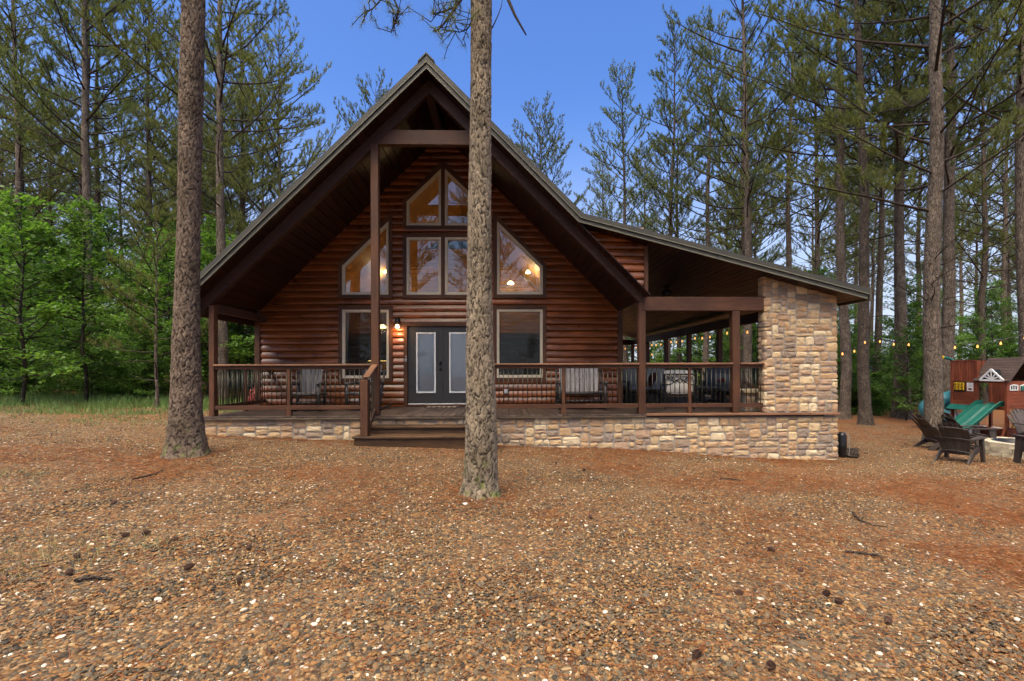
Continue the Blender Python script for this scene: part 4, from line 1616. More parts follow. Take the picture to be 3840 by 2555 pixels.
lo.location = (0, -.16, -.14)

# door bell and outlet
db = U(1521.5, 1346, YW - .1)
t = thing("door_bell", (db.x, YW - .081, db.z), "small white and black video door bell on the door casing", "door bell")
MB().cbox(-.028, .028, -.024, -.001, -.07, .07, .006).build("body", plain("bell_white", (.6, .6, .6), .4), t, off=False)
MB().cbox(-.024, .024, -.027, -.0241, .0, .064, .0015).build("lens_panel", BLACK, t, off=False)
MB().tube([(0, -.030, -.035), (0, -.0242, -.035)], .016, 14).build("button", BLACK, t, off=False)
ob = U(1897, 1468, YW - .06)
t = thing("wall_outlet", (ob.x, YW - .062, ob.z), "small grey weatherproof outlet box low on the log wall", "outlet")
MB().cbox(-.055, .055, -.04, .0, -.06, .06, .006).build("box", plain("outlet_grey", (.38, .37, .35), .5), t, off=False)
MB().cbox(-.045, .045, -.052, -.0405, -.05, .05, .005).build("lid", plain("outlet_lid", (.45, .44, .42), .4), t, off=False)

# small sticker in the lower pane corner
sp_ = U(1871, 1410, YW - .02)
t = thing("window_sticker", (sp_.x + .035, YW - .0125, sp_.z + .07), "small white and blue sticker in the window's lower corner", "sticker")
MB().lathe([(0, 0), (.03, 0)], 12)
MB().prism([(.03 * math.cos(a), .036 * math.sin(a)) for a in np.linspace(0, 2 * math.pi, 10, endpoint=False)], -.003, -.001).build("disc", WHITE, t, off=False)
MB().box(-.022, .022, -.0045, -.0031, -.006, .01).build("stripe", plain("sticker_blue", (.03, .2, .4), .5), t, off=False)

# hose coil hung on the side of the cabin
hx, hy = U(962, 1495, 12.75).x, 12.75
hz = U(962, 1500, hy).z
t = thing("garden_hose", (hx, hy, hz), "coiled red garden hose hanging beside the cabin corner", "hose")
for k in range(9):
    r_ = .30 + .012 * math.sin(k * 2.1)
    pts = [(.02 * k - .08 + .01 * math.sin(3 * a + k), r_ * math.cos(a) * .9, r_ * math.sin(a) * (1.05 + .05 * math.sin(a))) for a in np.linspace(0, 2 * math.pi, 25)]
    MB().tube(pts, .013, 6, False).build("coil", HOSE, t, True, off=False)
MB().tube([(.0, -.1, .28), (-.1, -.35, .2), (-.02, -.62, .33)], .014, 6).build("free_end", HOSE, t, True, off=False)
MB().tube([(-.02, -.62, .33), (.0, -.68, .42), (.0, -.70, .46)], [.014, .022, .016], 8).build("nozzle", plain("nozzle_grey", (.3, .32, .33), .4, .5), t, True, off=False)
MB().cbox(-.1, .26, -.05, .05, .22, .26, .006).build("hanger", BLACK, t, off=False)
MB().tube([(-.06, 0, -.8), (-.06, 0, .25)], .02, 6).build("stake", BLACK, t, off=False)

# black cover and dark log at the pillar's far foot
bp_ = U(3163, 1738, 10.05)
gz = G(bp_.x, 10.05)
t = thing("black_canister", (bp_.x - .04, 10.05, gz), "tall black drum standing against the outer corner of the foundation", "drum")
m = MB()
pr = [(.0, 0), (.085, 0), (.098, .03), (.095, .25), (.100, .27), (.095, .29), (.095, .48), (.085, .53), (.04, .56), (0, .565)]
m.lathe(pr, 16)
m.build("drum", plain("black_plastic", (.009, .009, .010), .35, noise=.4), t, True, off=False)
MB().tube([(.07, -.09, .58), (.09, -.13, .3), (.07, -.12, .06)], .006, 6).build("strap", plain("strap_grey", (.25, .25, .25), .5), t, off=False)
t = thing("firewood_log", (bp_.x + .12, 10.0, gz + .10), "short dark firewood log lying beside the black drum", "log")
m = MB()
n = 12
for i, x_ in enumerate((-.14, -.13, 0, .13, .14)):
    for k in range(n):
        a = 2 * math.pi * k / n
        rr = (.11 if 0 < i < 4 else .10) * (1 + .12 * math.sin(3 * a + i) + R.uniform(-.05, .05))
        m.v.append((x_, rr * math.cos(a), rr * math.sin(a)))
for i in range(4):
    for k in range(n):
        m.f.append((i * n + k, i * n + (k + 1) % n, (i + 1) * n + (k + 1) % n, (i + 1) * n + k))
m.f += [tuple(range(n))[::-1], tuple(range(4 * n, 5 * n))]
m.build("log_body", BARK_D, t, off=False)
t.rotation_euler = (0, 0, -.5)

# ceiling lamp under the shed roof
cp = U(2502, 1180, 12.6)
t = thing("ceiling_lamp", (cp.x, 12.6, z_shed(cp.x) + .001), "unlit dark lantern fixed under the sloping porch ceiling", "lamp")
MB().lathe([(0, 0), (.09, -.0), (.09, -.04), (.04, -.05), (.13, -.10), (.14, -.16), (.10, -.30), (.03, -.33), (0, -.33)], 14).build("lantern", BLACK, t, True, off=False)
MB().tube([(0, 0, -.33), (0, 0, -.36)], [.02, .008], 8).build("finial", BLACK, t, off=False)

# ------------------------------------------------------------------ string lights
BULB = MB().lathe([(.012, .0), (.013, -.02), (.024, -.05), (.025, -.068), (.016, -.086), (0, -.092)], 10).mesh("bulb", WARM, True)
SOCK = MB().lathe([(.004, .045), (.016, .04), (.018, .0), (.013, -.004)], 8).mesh("socket", BLACK, True)


def string_lights(label, a, b, n, sag, hook=None):
    a, b = Vector(a), Vector(b)
    t = thing("string_light", tuple(a), label, "string light")
    P = lambda q: a.lerp(b, q) - Vector((0, 0, sag * 4 * q * (1 - q)))
    MB().tube([P(q) - a for q in np.linspace(0, 1, 24)], .006, 5).build("cable", BLACK, t, off=False)
    for i in range(n):
        p = P((i + .5) / n) - a
        s = link("socket", SOCK, t, p - Vector((0, 0, .05)))
        link("bulb", BULB, s, (0, 0, 0), (0, 0, 0))
    return t


string_lights("warm string light hung along the outer porch beam, near bay", (XE + .1, 10.3, B_B - .02), (XE + .1, 14.4, B_B - .02), 7, .10)
string_lights("warm string light hung along the outer porch beam, second bay", (XE + .1, 14.4, B_B - .02), (XE + .1, 16.75, B_B - .02), 4, .07)
string_lights("warm string light hung along the outer porch beam, middle bay", (XE + .1, 16.75, B_B - .02), (XE + .1, 19.1, B_B - .02), 4, .07)
string_lights("warm string light hung along the outer porch beam, fourth bay", (XE + .1, 19.1, B_B - .02), (XE + .1, 21.5, B_B - .02), 4, .07)
string_lights("warm string light hung along the outer porch beam, rearmost bay", (XE + .1, 21.5, B_B - .02), (XE + .1, 24.0, B_B - .02), 4, .07)
string_lights("warm string light hung below the porch's rear beam", (XR + .3, YB + .1, B_B - .05), (XE, YB + .1, B_B - .05), 5, .12)
pA, pB = U(2384, 1290, 25), U(2750, 1385, 19)
string_lights("string light drooping through the woods behind the open porch", U(2370, 1290, 25), U(2800, 1380, 19), 7, .35)
string_lights("string light swung from the cabin's outer eave to the nearest bare trunk", U(3135, 1310, 13.5), U(3262, 1250, 15.8), 3, .25)
string_lights("string light between the twin trunks across the yard", U(3275, 1262, 15.8), U(3500, 1262, 13.5), 4, .18)
string_lights("string light over the playset reaching out of view", U(3540, 1290, 13.0), U(3890, 1240, 12.0), 4, .12)

# ------------------------------------------------------------------ things inside the lit rooms
def room_lamp(label, p, e, r_=.09):
    t = thing("room_lamp", p, label, "lamp")
    MB().lathe([(0, .06), (r_ * .4, .05), (r_, -.03), (r_ * .9, -.06), (0, -.07)], 12).build("bulb", LAMPGLOW, t, True, off=False)
    MB().tube([(0, 0, .06), (0, 0, .16)], .015, 6).build("stem", BLACK, t, off=False)
    d = bpy.data.lights.new("room_light", 'POINT')
    d.energy = e
    d.color = (1, .66, .34)
    d.shadow_soft_size = .15
    o = bpy.data.objects.new("room_light", d)
    COL.objects.link(o)
    o.parent = t
    o.location = (0, 0, -.2)
    return t


room_lamp("glowing ceiling spot seen through the slanted window beside the tall post", U(1362, 945, 15.0), 42)
room_lamp("small glowing lamp seen at the slanted window's tall edge", U(1446, 1018, 16.5), 24)
room_lamp("glowing ceiling spot seen in the far slanted window", U(1980, 1019, 16.0), 28)
room_lamp("small lantern lamp seen low in the far slanted window", U(1915, 1060, 17.0), 28, .13)
room_lamp("bright pendant lamp seen in the lower window beside the post", U(1434, 1224, 15.0), 30, .14)
# upper floor across the rear, kitchen wall, stairs
lf = thing("loft_wall", (RX, 18.2, DZ), "honey coloured pine loft wall seen through the upper windows", "wall")
for i in range(26):
    MB().box(XL + .2, XR - .2, 18.2, 18.23, 2.75 + i * .14, 2.88 + i * .14).build("pine_board", PINE, lf)
MB().cbox(XL + .2, XR - .2, 14.6, 18.2, 2.58, 2.74, .01).build("loft_floor", PINE, lf)
kw = thing("kitchen_wall", (-3, 19.5, DZ), "pine board kitchen wall lit warmly above the counter", "wall")
for i in range(14):
    MB().box(XL + .15, XR - .15, 19.5, 19.53, DZ + .02 + i * .14, DZ + .15 + i * .14).build("pine_board", PINE, kw)
kc = thing("kitchen_counter", (-3.6, 18.9, DZ), "dark kitchen counter with a glowing strip seen through the lower window", "counter")
MB().cbox(-5.6, -1.9, 18.75, 19.4, DZ + .012, DZ + .86, .01).build("cabinet", BARK_D, kc)
MB().cbox(-5.65, -1.85, 18.7, 19.42, DZ + .861, DZ + .9, .008).build("worktop", BLACK, kc)
MB().cbox(-5.6, -1.9, 19.05, 19.42, DZ + 1.35, DZ + 2.05, .01).build("wall_cupboard", BARK_D, kc)
MB().box(-5.5, -2.0, 19.1, 19.2, DZ + 1.325, DZ + 1.345).build("light_strip", UNDERGLOW, kc)
sw = thing("staircase", (1.4, 15.5, DZ), "open pine staircase seen dimly through the lower window near the love seat", "stairs")
for i in range(12):
    MB().cbox(2.6 - .25 * i - .3, 2.6 - .25 * i, 15.2, 16.2, DZ + .1 + .18 * i, DZ + .15 + .18 * i, .006).build("tread", PINE, sw)
    MB().box(2.6 - .25 * i - .02, 2.6 - .25 * i - .005, 15.2, 16.2, DZ + .0 + .18 * i, DZ + .099 + .18 * i).build("riser", PINE, sw)

# ------------------------------------------------------------------ fire pit and yard chairs
fx, fy = U(3730, 1720, 10.3).x + .80, 10.35
fg = G(fx, fy)
pit = thing("fire_pit", (fx, fy, fg), "round fire pit of stacked pale tan stone blocks", "fire pit")
nb = 14
blk = []
for v in range(4):
    r_ = random.Random(v)
    mb = MB()
    a0, a1 = -math.pi / nb * .97, math.pi / nb * .97
    vs = []
    for zz in (0, .105):
        for (rad, jj) in ((.80, .012), (.56, 0)):
            for q in range(4):
                a = a0 + (a1 - a0) * q / 3
                rr = rad + r_.uniform(-jj, jj)
                vs.append((rr * math.cos(a), rr * math.sin(a), zz + r_.uniform(-.004, .004)))
    fs = []
    for q in range(3):
        fs += [(q, q + 1, 8 + q + 1, 8 + q), (4 + q + 1, 4 + q, 12 + q, 12 + q + 1), (8 + q, 8 + q + 1, 12 + q + 1, 12 + q), (q + 1, q, 4 + q, 4 + q + 1)]
    fs += [(0, 8, 12, 4), (3, 7, 15, 11)]
    blk.append(mb.add(vs, fs).mesh("block", PITSTONE))
for lay in range(3):
    for k in range(nb):
        link("block", blk[R.randrange(4)], pit, (0, 0, .004 + .109 * lay - .03), (0, 0, 2 * math.pi * (k + .5 * (lay % 2)) / nb), (1, 1, 1))
MB().lathe([(.0, .06), (.55, .05)], 20).build("ash_bed", plain("ash", (.02, .018, .017), .95), pit, off=False)
MB().lathe([(.50, .0), (.55, .0), (.55, .30), (.53, .30), (.50, .0)], 24).build("steel_liner", BLACK, pit, True, off=False)


def adirondack(label, loc, rz):
    """yard chair with a fanned, rounded back; the sitter looks along -Y"""
    t = thing("adirondack_chair", loc, label, "chair", "yard chairs around the fire pit", rz)
    B = lambda mb, nm, mt=RESIN: mb.build(nm, mt, t, False, off=False)
    # seat: curved slats falling to the back
    for i in range(6):
        y0 = -.30 + .088 * i
        za = .37 - .16 * (i / 5) ** 1.0 + .012 * math.cos(i)
        B(MB().cbox(-.265, .265, y0, y0 + .078, za - .012, za + .008, .004, None), "seat_slat")
    # back: 7 slats fanning out under a round top
    for i in range(7):
        u = (i - 3) / 3
        zt = .98 - .17 * u * u
        w0, w1 = .030, .046
        pts = []
        for q in np.linspace(0, 1, 6):
            xx = u * (.20 + .10 * q - .02 * q * q)
            zz = .19 + (zt - .19) * q
            yy = .20 + .34 * q - .05 * math.sin(math.pi * q) + .035 * (1 - u * u) - .02
            pts.append((xx, yy, zz, w0 + (w1 - w0) * min(1, q * 1.4) if q < 1 else w1 * .72))
        mb = MB()
        for (xx, yy, zz, ww) in pts:
            mb.v += [(xx - ww, yy - .008, zz), (xx + ww, yy - .008, zz), (xx + ww, yy + .010, zz), (xx - ww, yy + .010, zz)]
        for q in range(5):
            for k in range(4):
                mb.f.append((q * 4 + k, q * 4 + (k + 1) % 4, q * 4 + 4 + (k + 1) % 4, q * 4 + 4 + k))
        mb.f += [(3, 2, 1, 0), (20, 21, 22, 23)]
        B(mb, "back_slat")
    for q, wd in ((.12, .25), (.52, .30), (.86, .24)):
        zz = .19 + (.95 - .19) * q
        yy = .20 + .34 * q - .05 * math.sin(math.pi * q) + .022
        mb = MB()
        mb.tube([(u * wd, yy + .035 * (1 - u * u) * .8, zz - .02 * u * u) for u in np.linspace(-1, 1, 9)], .016, 6)
        B(mb, "back_brace")
    for s in (-1, 1):
        # wide arm, front leg, sloped rear leg
        mb = MB()
        arm = [(-.42, .23, .37), (-.36, .215, .385), (-.05, .235, .37), (.26, .27, .345), (.33, .285, .335)]
        for (yy, xi, xo) in arm:
            zz = .585 - .02 * (yy + .42)
            mb.v += [(s * xi, yy, zz - .014), (s * xo, yy, zz - .014), (s * xo, yy, zz + .012), (s * xi, yy, zz + .012)]
        for q in range(4):
            for k in range(4):
                mb.f.append((q * 4 + k, q * 4 + (k + 1) % 4, q * 4 + 4 + (k + 1) % 4, q * 4 + 4 + k))
        mb.f += [(3, 2, 1, 0), (16, 17, 18, 19)]
        B(mb, "arm")
        mb = MB()
        leg = [(-.40, -.30, 0.0), (-.37, -.25, .28), (-.36, -.22, .57)]
        for (y0, y1, zz) in leg:
            w_ = .032
            xc = s * (.325 - .02 * zz)
            mb.v += [(xc - w_, y0, zz), (xc + w_, y0, zz), (xc + w_, y1, zz), (xc - w_, y1, zz)]
        for q in range(2):
            for k in range(4):
                mb.f.append((q * 4 + k, q * 4 + (k + 1) % 4, q * 4 + 4 + (k + 1) % 4, q * 4 + 4 + k))
        mb.f += [(3, 2, 1, 0), (8, 9, 10, 11)]
        B(mb, "front_leg")
        mb = MB()
        side = [(-.36, .27, .39), (.0, .20, .33), (.22, .12, .24), (.40, .0, .10), (.47, 0.0, .03)]
        for (yy, zb_, zt_) in side:
            xc = s * .285
            mb.v += [(xc - .018, yy, zb_), (xc + .018, yy, zb_), (xc + .018, yy, zt_), (xc - .018, yy, zt_)]
        for q in range(4):
            for k in range(4):
                mb.f.append((q * 4 + k, q * 4 + (k + 1) % 4, q * 4 + 4 + (k + 1) % 4, q * 4 + 4 + k))
        mb.f += [(3, 2, 1, 0), (16, 17, 18, 19)]
        B(mb, "rear_leg")
    return t


def yard_chair(label, px, Y, rz):
    x_ = U(px, 1700, Y).x
    t = adirondack(label, (x_, Y, G(x_, Y) - .005), rz)
    t.scale = (.92, .92, .92)
    return t


yard_chair("dark brown plastic yard chair with slatted back turned to the cabin, nearest the gravel", 3596, 9.75, math.radians(118))
yard_chair("dark brown plastic yard chair in profile against the thick pine trunk", 3528, 11.15, math.radians(78))
yard_chair("dark brown plastic yard chair below the green slide, behind the nearest chair", 3640, 11.3, math.radians(72))
yard_chair("dark brown plastic yard chair facing the camera beyond the fire pit", 3880, 11.9, math.radians(-12))
x_ = U(3930, 1750, 9.2).x
adirondack("dark yard chair cut off by the picture's edge before the fire pit", (x_, 9.15, G(x_, 9.15)), math.radians(170))

# ------------------------------------------------------------------ playset
PX, PY = 14.4, 12.95
pg = G(PX, PY)
ps = thing("playset", (PX, PY, pg), "redwood play tower with green slide, shingled roof and tic tac toe panel", "playset")


def LF(px, py_, X=PX):
    """point on the playset's long side"""
    return UX(px, py_, X)


def side_panel(pxa, pxb, pya, pyb, X0, X1, mat_, name, parent=ps, c=.004):
    a, b = LF(pxb, pya), LF(pxa, pyb)
    return MB().cbox(X0, X1, min(a.y, b.y), max(a.y, b.y), min(a.z, b.z), max(a.z, b.z), c).build(name, mat_, parent)


c5 = lambda x_, y_: (3240 + x_ * .4464, 1100 + y_ * .4464)
yA = LF(*c5(1200, 700)).y            # front corner
yB = LF(*c5(950, 700)).y             # between the two bays
yC = LF(*c5(742, 700)).y             # rear corner
ztw = LF(*c5(850, 566)).z            # tower top
ze = LF(*c5(1080, 738)).z            # eave
zd = LF(*c5(850, 930)).z             # platform
W = 1.25
gz0 = pg - .03
for (xx, yy, zt_) in ((PX, yA, ze), (PX, yB, ztw), (PX, yC, ztw), (PX + W, yA, ze), (PX + W, yB, ztw), (PX + W, yC, ztw)):
    MB().cbox(xx - .035, xx + .035, yy - .035, yy + .035, gz0, zt_, .005).build("corner_post", REDWOOD, ps)
# platform
for i in range(10):
    MB().cbox(PX - .03 + i * .13, PX + .09 + i * .13, yA + .04, yC - .04, zd - .03, zd - .002, .004).build("platform_board", REDWOOD, ps)


def board_wall(ya, yb, za, zb, n, X):
    for i in range(n):
        z0_, z1_ = za + (zb - za) * i / n, za + (zb - za) * (i + 1) / n - .006
        MB().cbox(X - .012, X + .012, ya, yb, z0_, z1_, .004).build("siding_board", REDWOOD, ps)


zr = LF(*c5(850, 730)).z
z8 = LF(*c5(850, 828)).z
# tower rear bay: open slats above, boards below
for i in range(8):
    y0 = yB + .05 + (yC - yB - .1) * i / 8
    MB().cbox(PX - .012, PX + .010, y0, y0 + (yC - yB - .1) / 8 * (.62 if i not in (3,) else .9), zr, ztw - .03, .003).build("upright_slat", REDWOOD, ps)
MB().cbox(PX - .025, PX + .02, yB + .04, yC - .04, ztw - .03, ztw + .015, .004).build("top_rail", REDWOOD, ps)
MB().cbox(PX - .022, PX + .018, yB + .04, yC - .04, zr - .05, zr - .001, .004).build("mid_rail", REDWOOD, ps)
board_wall(yB + .036, yC - .036, z8, zr - .052, 2, PX)
board_wall(yB + .036, yC - .036, zd + .0, z8 - .004, 4, PX)
for i in range(8):     # far side of the tower
    y0 = yB + .05 + (yC - yB - .1) * i / 8
    MB().cbox(PX + W - .012, PX + W + .010, y0, y0 + (yC - yB - .1) / 8 * .8, zd, ztw, .003).build("upright_slat", REDWOOD, ps)
# rear side of tower
for i in range(9):
    MB().cbox(PX + .05 + i * .13, PX + .05 + i * .13 + .1, yC - .012, yC + .012, zr, ztw, .003).build("upright_slat", REDWOOD, ps)
# tic tac toe panel
fr_p = side_panel(*(c5(762, 0)[0], c5(856, 0)[0], c5(0, 746)[1], c5(0, 820)[1]), PX - .028, PX - .0125, BLACK, "game_frame")
letters = ["XOX", "OXO", "OXX"]
pa, pb = LF(*c5(765, 749)), LF(*c5(853, 817))
for r_ in range(3):
    for c_ in range(3):
        ya_ = pa.y + (pb.y - pa.y) * (c_ + .06) / 3
        yb_ = pa.y + (pb.y - pa.y) * (c_ + .94) / 3
        zt_ = pa.z + (pb.z - pa.z) * (r_ + .06) / 3
        zb_ = pa.z + (pb.z - pa.z) * (r_ + .94) / 3
        blk_ = MB().cbox(PX - .052, PX - .0285, min(ya_, yb_), max(ya_, yb_), zb_, zt_, .006).build("game_block", YELLOW, ps)
        yc_, zc_, s_ = (ya_ + yb_) / 2, (zt_ + zb_) / 2, abs(zt_ - zb_) * .33
        if letters[r_][c_] == "X":
            m = MB()
            for d_ in (-1, 1):
                bar(m, (PX - .0545, yc_ - s_, zc_ - d_ * s_), (PX - .0545, yc_ + s_, zc_ + d_ * s_), .004, .018, .001)
            m.build("letter_x", BLACK, blk_)
        else:
            MB().tube([(PX - .054, yc_ + s_ * math.cos(a), zc_ + s_ * math.sin(a)) for a in np.linspace(0, 2 * math.pi, 15)], .008, 5, False).build("letter_o", BLACK, blk_)
# white shutter with louvres
a, b = LF(*c5(872, 752)), LF(*c5(922, 824))
y0, y1, z0_, z1_ = min(a.y, b.y), max(a.y, b.y), b.z, a.z
sh = MB()
for (q0, q1, w0, w1) in ((y0, y0 + .03, z0_, z1_), (y1 - .03, y1, z0_, z1_), (y0 + .03, y1 - .03, z0_, z0_ + .03), (y0 + .03, y1 - .03, z1_ - .03, z1_)):
    sh.box(PX - .03, PX - .0126, q0, q1, w0, w1)
sh_o = sh.build("shutter", WHITE, ps)
for i in range(4):
    zz = z0_ + .05 + (z1_ - z0_ - .08) * i / 4
    MB().box(PX - .028, PX - .0127, y0 + .03, y1 - .03, zz + .045, zz + .075).build("louvre", WHITE, sh_o)
# awning over the lower window
a, b = LF(*c5(742, 922)), LF(*c5(955, 922))
za_, zb_ = a.z, LF(*c5(742, 962)).z - .01
m = MB()
m.add([(PX - .013, b.y, za_), (PX - .013, a.y + .03, za_), (PX - .17, a.y + .05, zb_), (PX - .17, b.y, zb_), (PX - .013, b.y, za_ - .015), (PX - .013, a.y + .03, za_ - .015), (PX - .17, a.y + .05, zb_ - .02), (PX - .17, b.y, zb_ - .02)],
      [(0, 1, 2, 3), (7, 6, 5, 4), (0, 4, 5, 1), (1, 5, 6, 2), (2, 6, 7, 3), (3, 7, 4, 0)])
m.build("awning", TEAL, ps)
# lower bay, rear: boards, white window, white door
board_wall(yB + .036, yC - .036, gz0 + .06, gz0 + .40, 4, PX)
board_wall(yB + .036, yB + .14, gz0 + .404, zd - .04, 4, PX)
board_wall(yC - .14, yC - .036, gz0 + .404, zd - .04, 4, PX)
a, b = LF(*c5(768, 982)), LF(*c5(834, 1058))
y0, y1, z0_, z1_ = min(a.y, b.y), max(a.y, b.y), b.z, a.z
w = MB().box(PX - .03, PX - .013, y0, y0 + .035, z0_, z1_).box(PX - .03, PX - .013, y1 - .035, y1, z0_, z1_).box(PX - .03, PX - .013, y0 + .035, y1 - .035, z0_, z0_ + .035).box(PX - .03, PX - .013, y0 + .035, y1 - .035, z1_ - .035, z1_).build("window", WHITE, ps)
MB().box(PX - .028, PX - .014, (y0 + y1) / 2 - .01, (y0 + y1) / 2 + .01, z0_ + .035, z1_ - .035).build("mullion", WHITE, w)
MB().box(PX - .0275, PX - .0145, y0 + .035, y1 - .035, (z0_ + z1_) / 2 - .01, (z0_ + z1_) / 2 + .01).build("mullion", WHITE, w)
a, b = LF(*c5(862, 1128)), LF(*c5(918, 1182))
MB().cbox(PX - .045, PX - .0135, min(a.y, b.y), max(a.y, b.y), b.z, a.z, .006).build("low_door", WHITE, ps)
# front bay, below: counter wall and open bay
zc_ = LF(*c5(1080, 1135)).z
board_wall(yA + .036, yB - .036, gz0 + .05, zc_, 5, PX)
MB().cbox(PX - .14, PX + .03, yA + .0, yB, zc_ + .003, zc_ + .03, .005).build("counter", REDWOOD, ps)
for q in (.2, .62):
    MB().cbox(PX - .11, PX - .02, yA + q - .1, yA + q + .12, zc_ + .031, zc_ + .055, .004).build("toy_tray", WHITE, ps)
bar(MB(), (PX - .22, yA - .02, gz0), (PX - .02, yA - .02, gz0 + .45), .05, .05).build("brace", REDWOOD, ps)
MB().cbox(PX - .02, PX + .02, yA + .036, yB - .036, zd - .1, zd - .035, .004).build("platform_rail", REDWOOD, ps)
MB().cbox(PX - .02, PX + .02, yA + .036, yB - .036, ze - .06, ze, .004).build("eave_rail", REDWOOD, ps)
# near face (towards the camera): boards, small windows, opening below
zf1 = LF(*c5(1200, 972)).z
for i in range(8):
    z0_ = zf1 + (ze - zf1) * i / 8
    MB().cbox(PX + .036, PX + W - .036, yA - .012, yA + .012, z0_, zf1 + (ze - zf1) * (i + 1) / 8 - .006, .004).build("siding_board", REDWOOD, ps)
for i in range(4):
    z0_ = gz0 + .05 + .32 * i / 4
    MB().cbox(PX + .036, PX + W - .036, yA - .012, yA + .012, z0_, gz0 + .05 + .32 * (i + 1) / 4 - .006, .004).build("siding_board", REDWOOD, ps)
zw = U(*c5(1260, 792), yA).z
for q in (.06, .36, .72):
    y_ = yA - .03
    m = MB()
    m.ring([(PX + q, zw - .085), (PX + q + .24, zw - .085), (PX + q + .24, zw + .075), (PX + q + .12, zw + .09), (PX + q, zw + .06)],
           [(PX + q + .025, zw - .06), (PX + q + .215, zw - .06), (PX + q + .215, zw + .05), (PX + q + .12, zw + .06), (PX + q + .025, zw + .04)], y_, yA - .0125)
    w = m.build("window", WHITE, ps)
    for e in (.085, .15):
        MB().box(PX + q + e - .006, PX + q + e + .006, y_ + .002, yA - .013, zw - .06, zw + .05).build("mullion", WHITE, w)
    MB().box(PX + q + .025, PX + q + .215, yA - .0145, yA - .0126, zw - .06, zw + .04).build("dark_pane", BLACK, w)
MB().tube([(PX + .55, yA + .3, gz0), (PX + .55, yA + .3, zd)], .022, 8).build("fire_pole", YELLOW, ps)
sp0 = U(*c5(1318, 797), yA)
MB().cbox(sp0.x - .05, sp0.x + .05, yA - .06, yA - .031, sp0.z - .06, sp0.z + .06, .01).build("toy_phone", TEAL, ps)
# roof over the front bay: ridge along Y, shingle courses as boards
zrg = LF(*c5(1150, 548)).z + .02
xrg = PX + .42
xe = PX - .08
ya_, yb_ = yA - .10, yB + .05
nsh = 9
for s in (-1, 1):
    for i in range(nsh):
        t0, t1 = i / nsh, (i + 1.12) / nsh
        x0, x1 = xrg + s * (xrg - xe) * t0, xrg + s * (xrg - xe) * min(t1, 1.02)
        z0_, z1_ = zrg - (zrg - ze) * t0, zrg - (zrg - ze) * min(t1, 1.02)
        lift = .012
        MB().prism([(x0, z0_ - .004), (x1, z1_ + lift), (x1, z1_ + lift + .012), (x0, z0_ + .010)], ya_ + R.uniform(-.006, .006), yb_).build("shingle_course", SHINGLE, ps)
    x1 = xrg + s * (xrg - xe)
    bar(MB(), (xrg, ya_ - .012, zrg - .01), (x1, ya_ - .012, ze - .01), .022, .07).build("barge_board", SHINGLE, ps)
MB().prism([(xe + .15, ze), (xrg * 2 - xe - .15, ze), (xrg, zrg - .2)], yb_ - .03, yb_).build("gable_board", REDWOOD, ps)
# white sunburst in a small dormer on the slope
a, b, ap = LF(*c5(970, 730), PX - .1), LF(*c5(1172, 730), PX - .1), LF(*c5(1068, 640), PX - .1)
ym = (a.y + b.y) / 2
dz_ = a.z
dorm = MB().add([(PX - .085, a.y, dz_), (PX - .085, b.y, dz_), (PX - .085, ym, ap.z), (PX + .3, ym, ap.z), (PX + .1, a.y, dz_), (PX + .1, b.y, dz_)], [(0, 1, 2), (0, 2, 3, 4), (1, 5, 3, 2)]).build("dormer", BLACK, ps)
for (p, q) in (((a.y, dz_), (b.y, dz_)), ((a.y, dz_), (ym, ap.z)), ((b.y, dz_), (ym, ap.z))):
    bar(MB(), (PX - .10, p[0], p[1]), (PX - .10, q[0], q[1]), .03, .05, .004).build("dormer_trim", WHITE, dorm)
for k in range(5):
    an = math.pi * (k + 1) / 6
    L_ = abs(a.y - b.y) / 2
    hgt = ap.z - dz_
    dy_, dzz = math.cos(an), math.sin(an)
    tt = 1 / (abs(dy_) / L_ + dzz / hgt)
    bar(MB(), (PX - .098, ym, dz_ + .02), (PX - .098, ym + dy_ * tt * .94, dz_ + dzz * tt * .94), .02, .035, .003).build("sun_ray", WHITE, dorm)
# telescope on the tower corner
tz = LF(*c5(760, 552))
m = MB()
m.tube([(PX + .05, yC, tz.z - .06), (PX - .12, yC + .02, tz.z + .02), (PX - .26, yC + .04, tz.z + .05)], [.035, .045, .055], 10)
m.build("telescope", TEAL, ps)
MB().tube([(PX - .26, yC + .04, tz.z + .05), (PX - .28, yC + .043, tz.z + .054)], .058, 10).build("telescope_ring", YELLOW, ps)
# double slide running out of the front bay towards the cabin
sl = MB()
ys0, ys1 = yA + .12, yB - .02
prof = [(PX + .12, zd + .02), (PX - .05, zd + .015), (PX - .22, zd - .10), (PX - .6, zd - .42), (PX - 1.0, zd - .72), (PX - 1.3, zd - .90), (PX - 1.55, zd - .95)]
sec = [(0, .13), (.03, .14), (.06, .02), (.44, .015), (.485, .075), (.515, .075), (.56, .015), (.94, .02), (.97, .14), (1, .13)]
ns = len(sec)
for (x_, z_) in prof:
    for (t_, h_) in sec:
        sl.v.append((x_, ys0 + (ys1 - ys0) * t_, z_ + h_))
    for (t_, h_) in reversed(sec):
        sl.v.append((x_, ys0 + (ys1 - ys0) * t_, z_ + h_ - .03))
n2_ = ns * 2
for i in range(len(prof) - 1):
    for k in range(n2_):
        sl.f.append((i * n2_ + k, i * n2_ + (k + 1) % n2_, (i + 1) * n2_ + (k + 1) % n2_, (i + 1) * n2_ + k))
sl.f += [tuple(range(n2_))[::-1], tuple(range((len(prof) - 1) * n2_, len(prof) * n2_))]
so = sl.build("slide", TEAL, ps)
MB().cbox(PX - 1.3, PX - 1.24, ys0 + .1, ys1 - .1, gz0 - .05, zd - .90, .006).build("slide_foot", TEAL, ps)
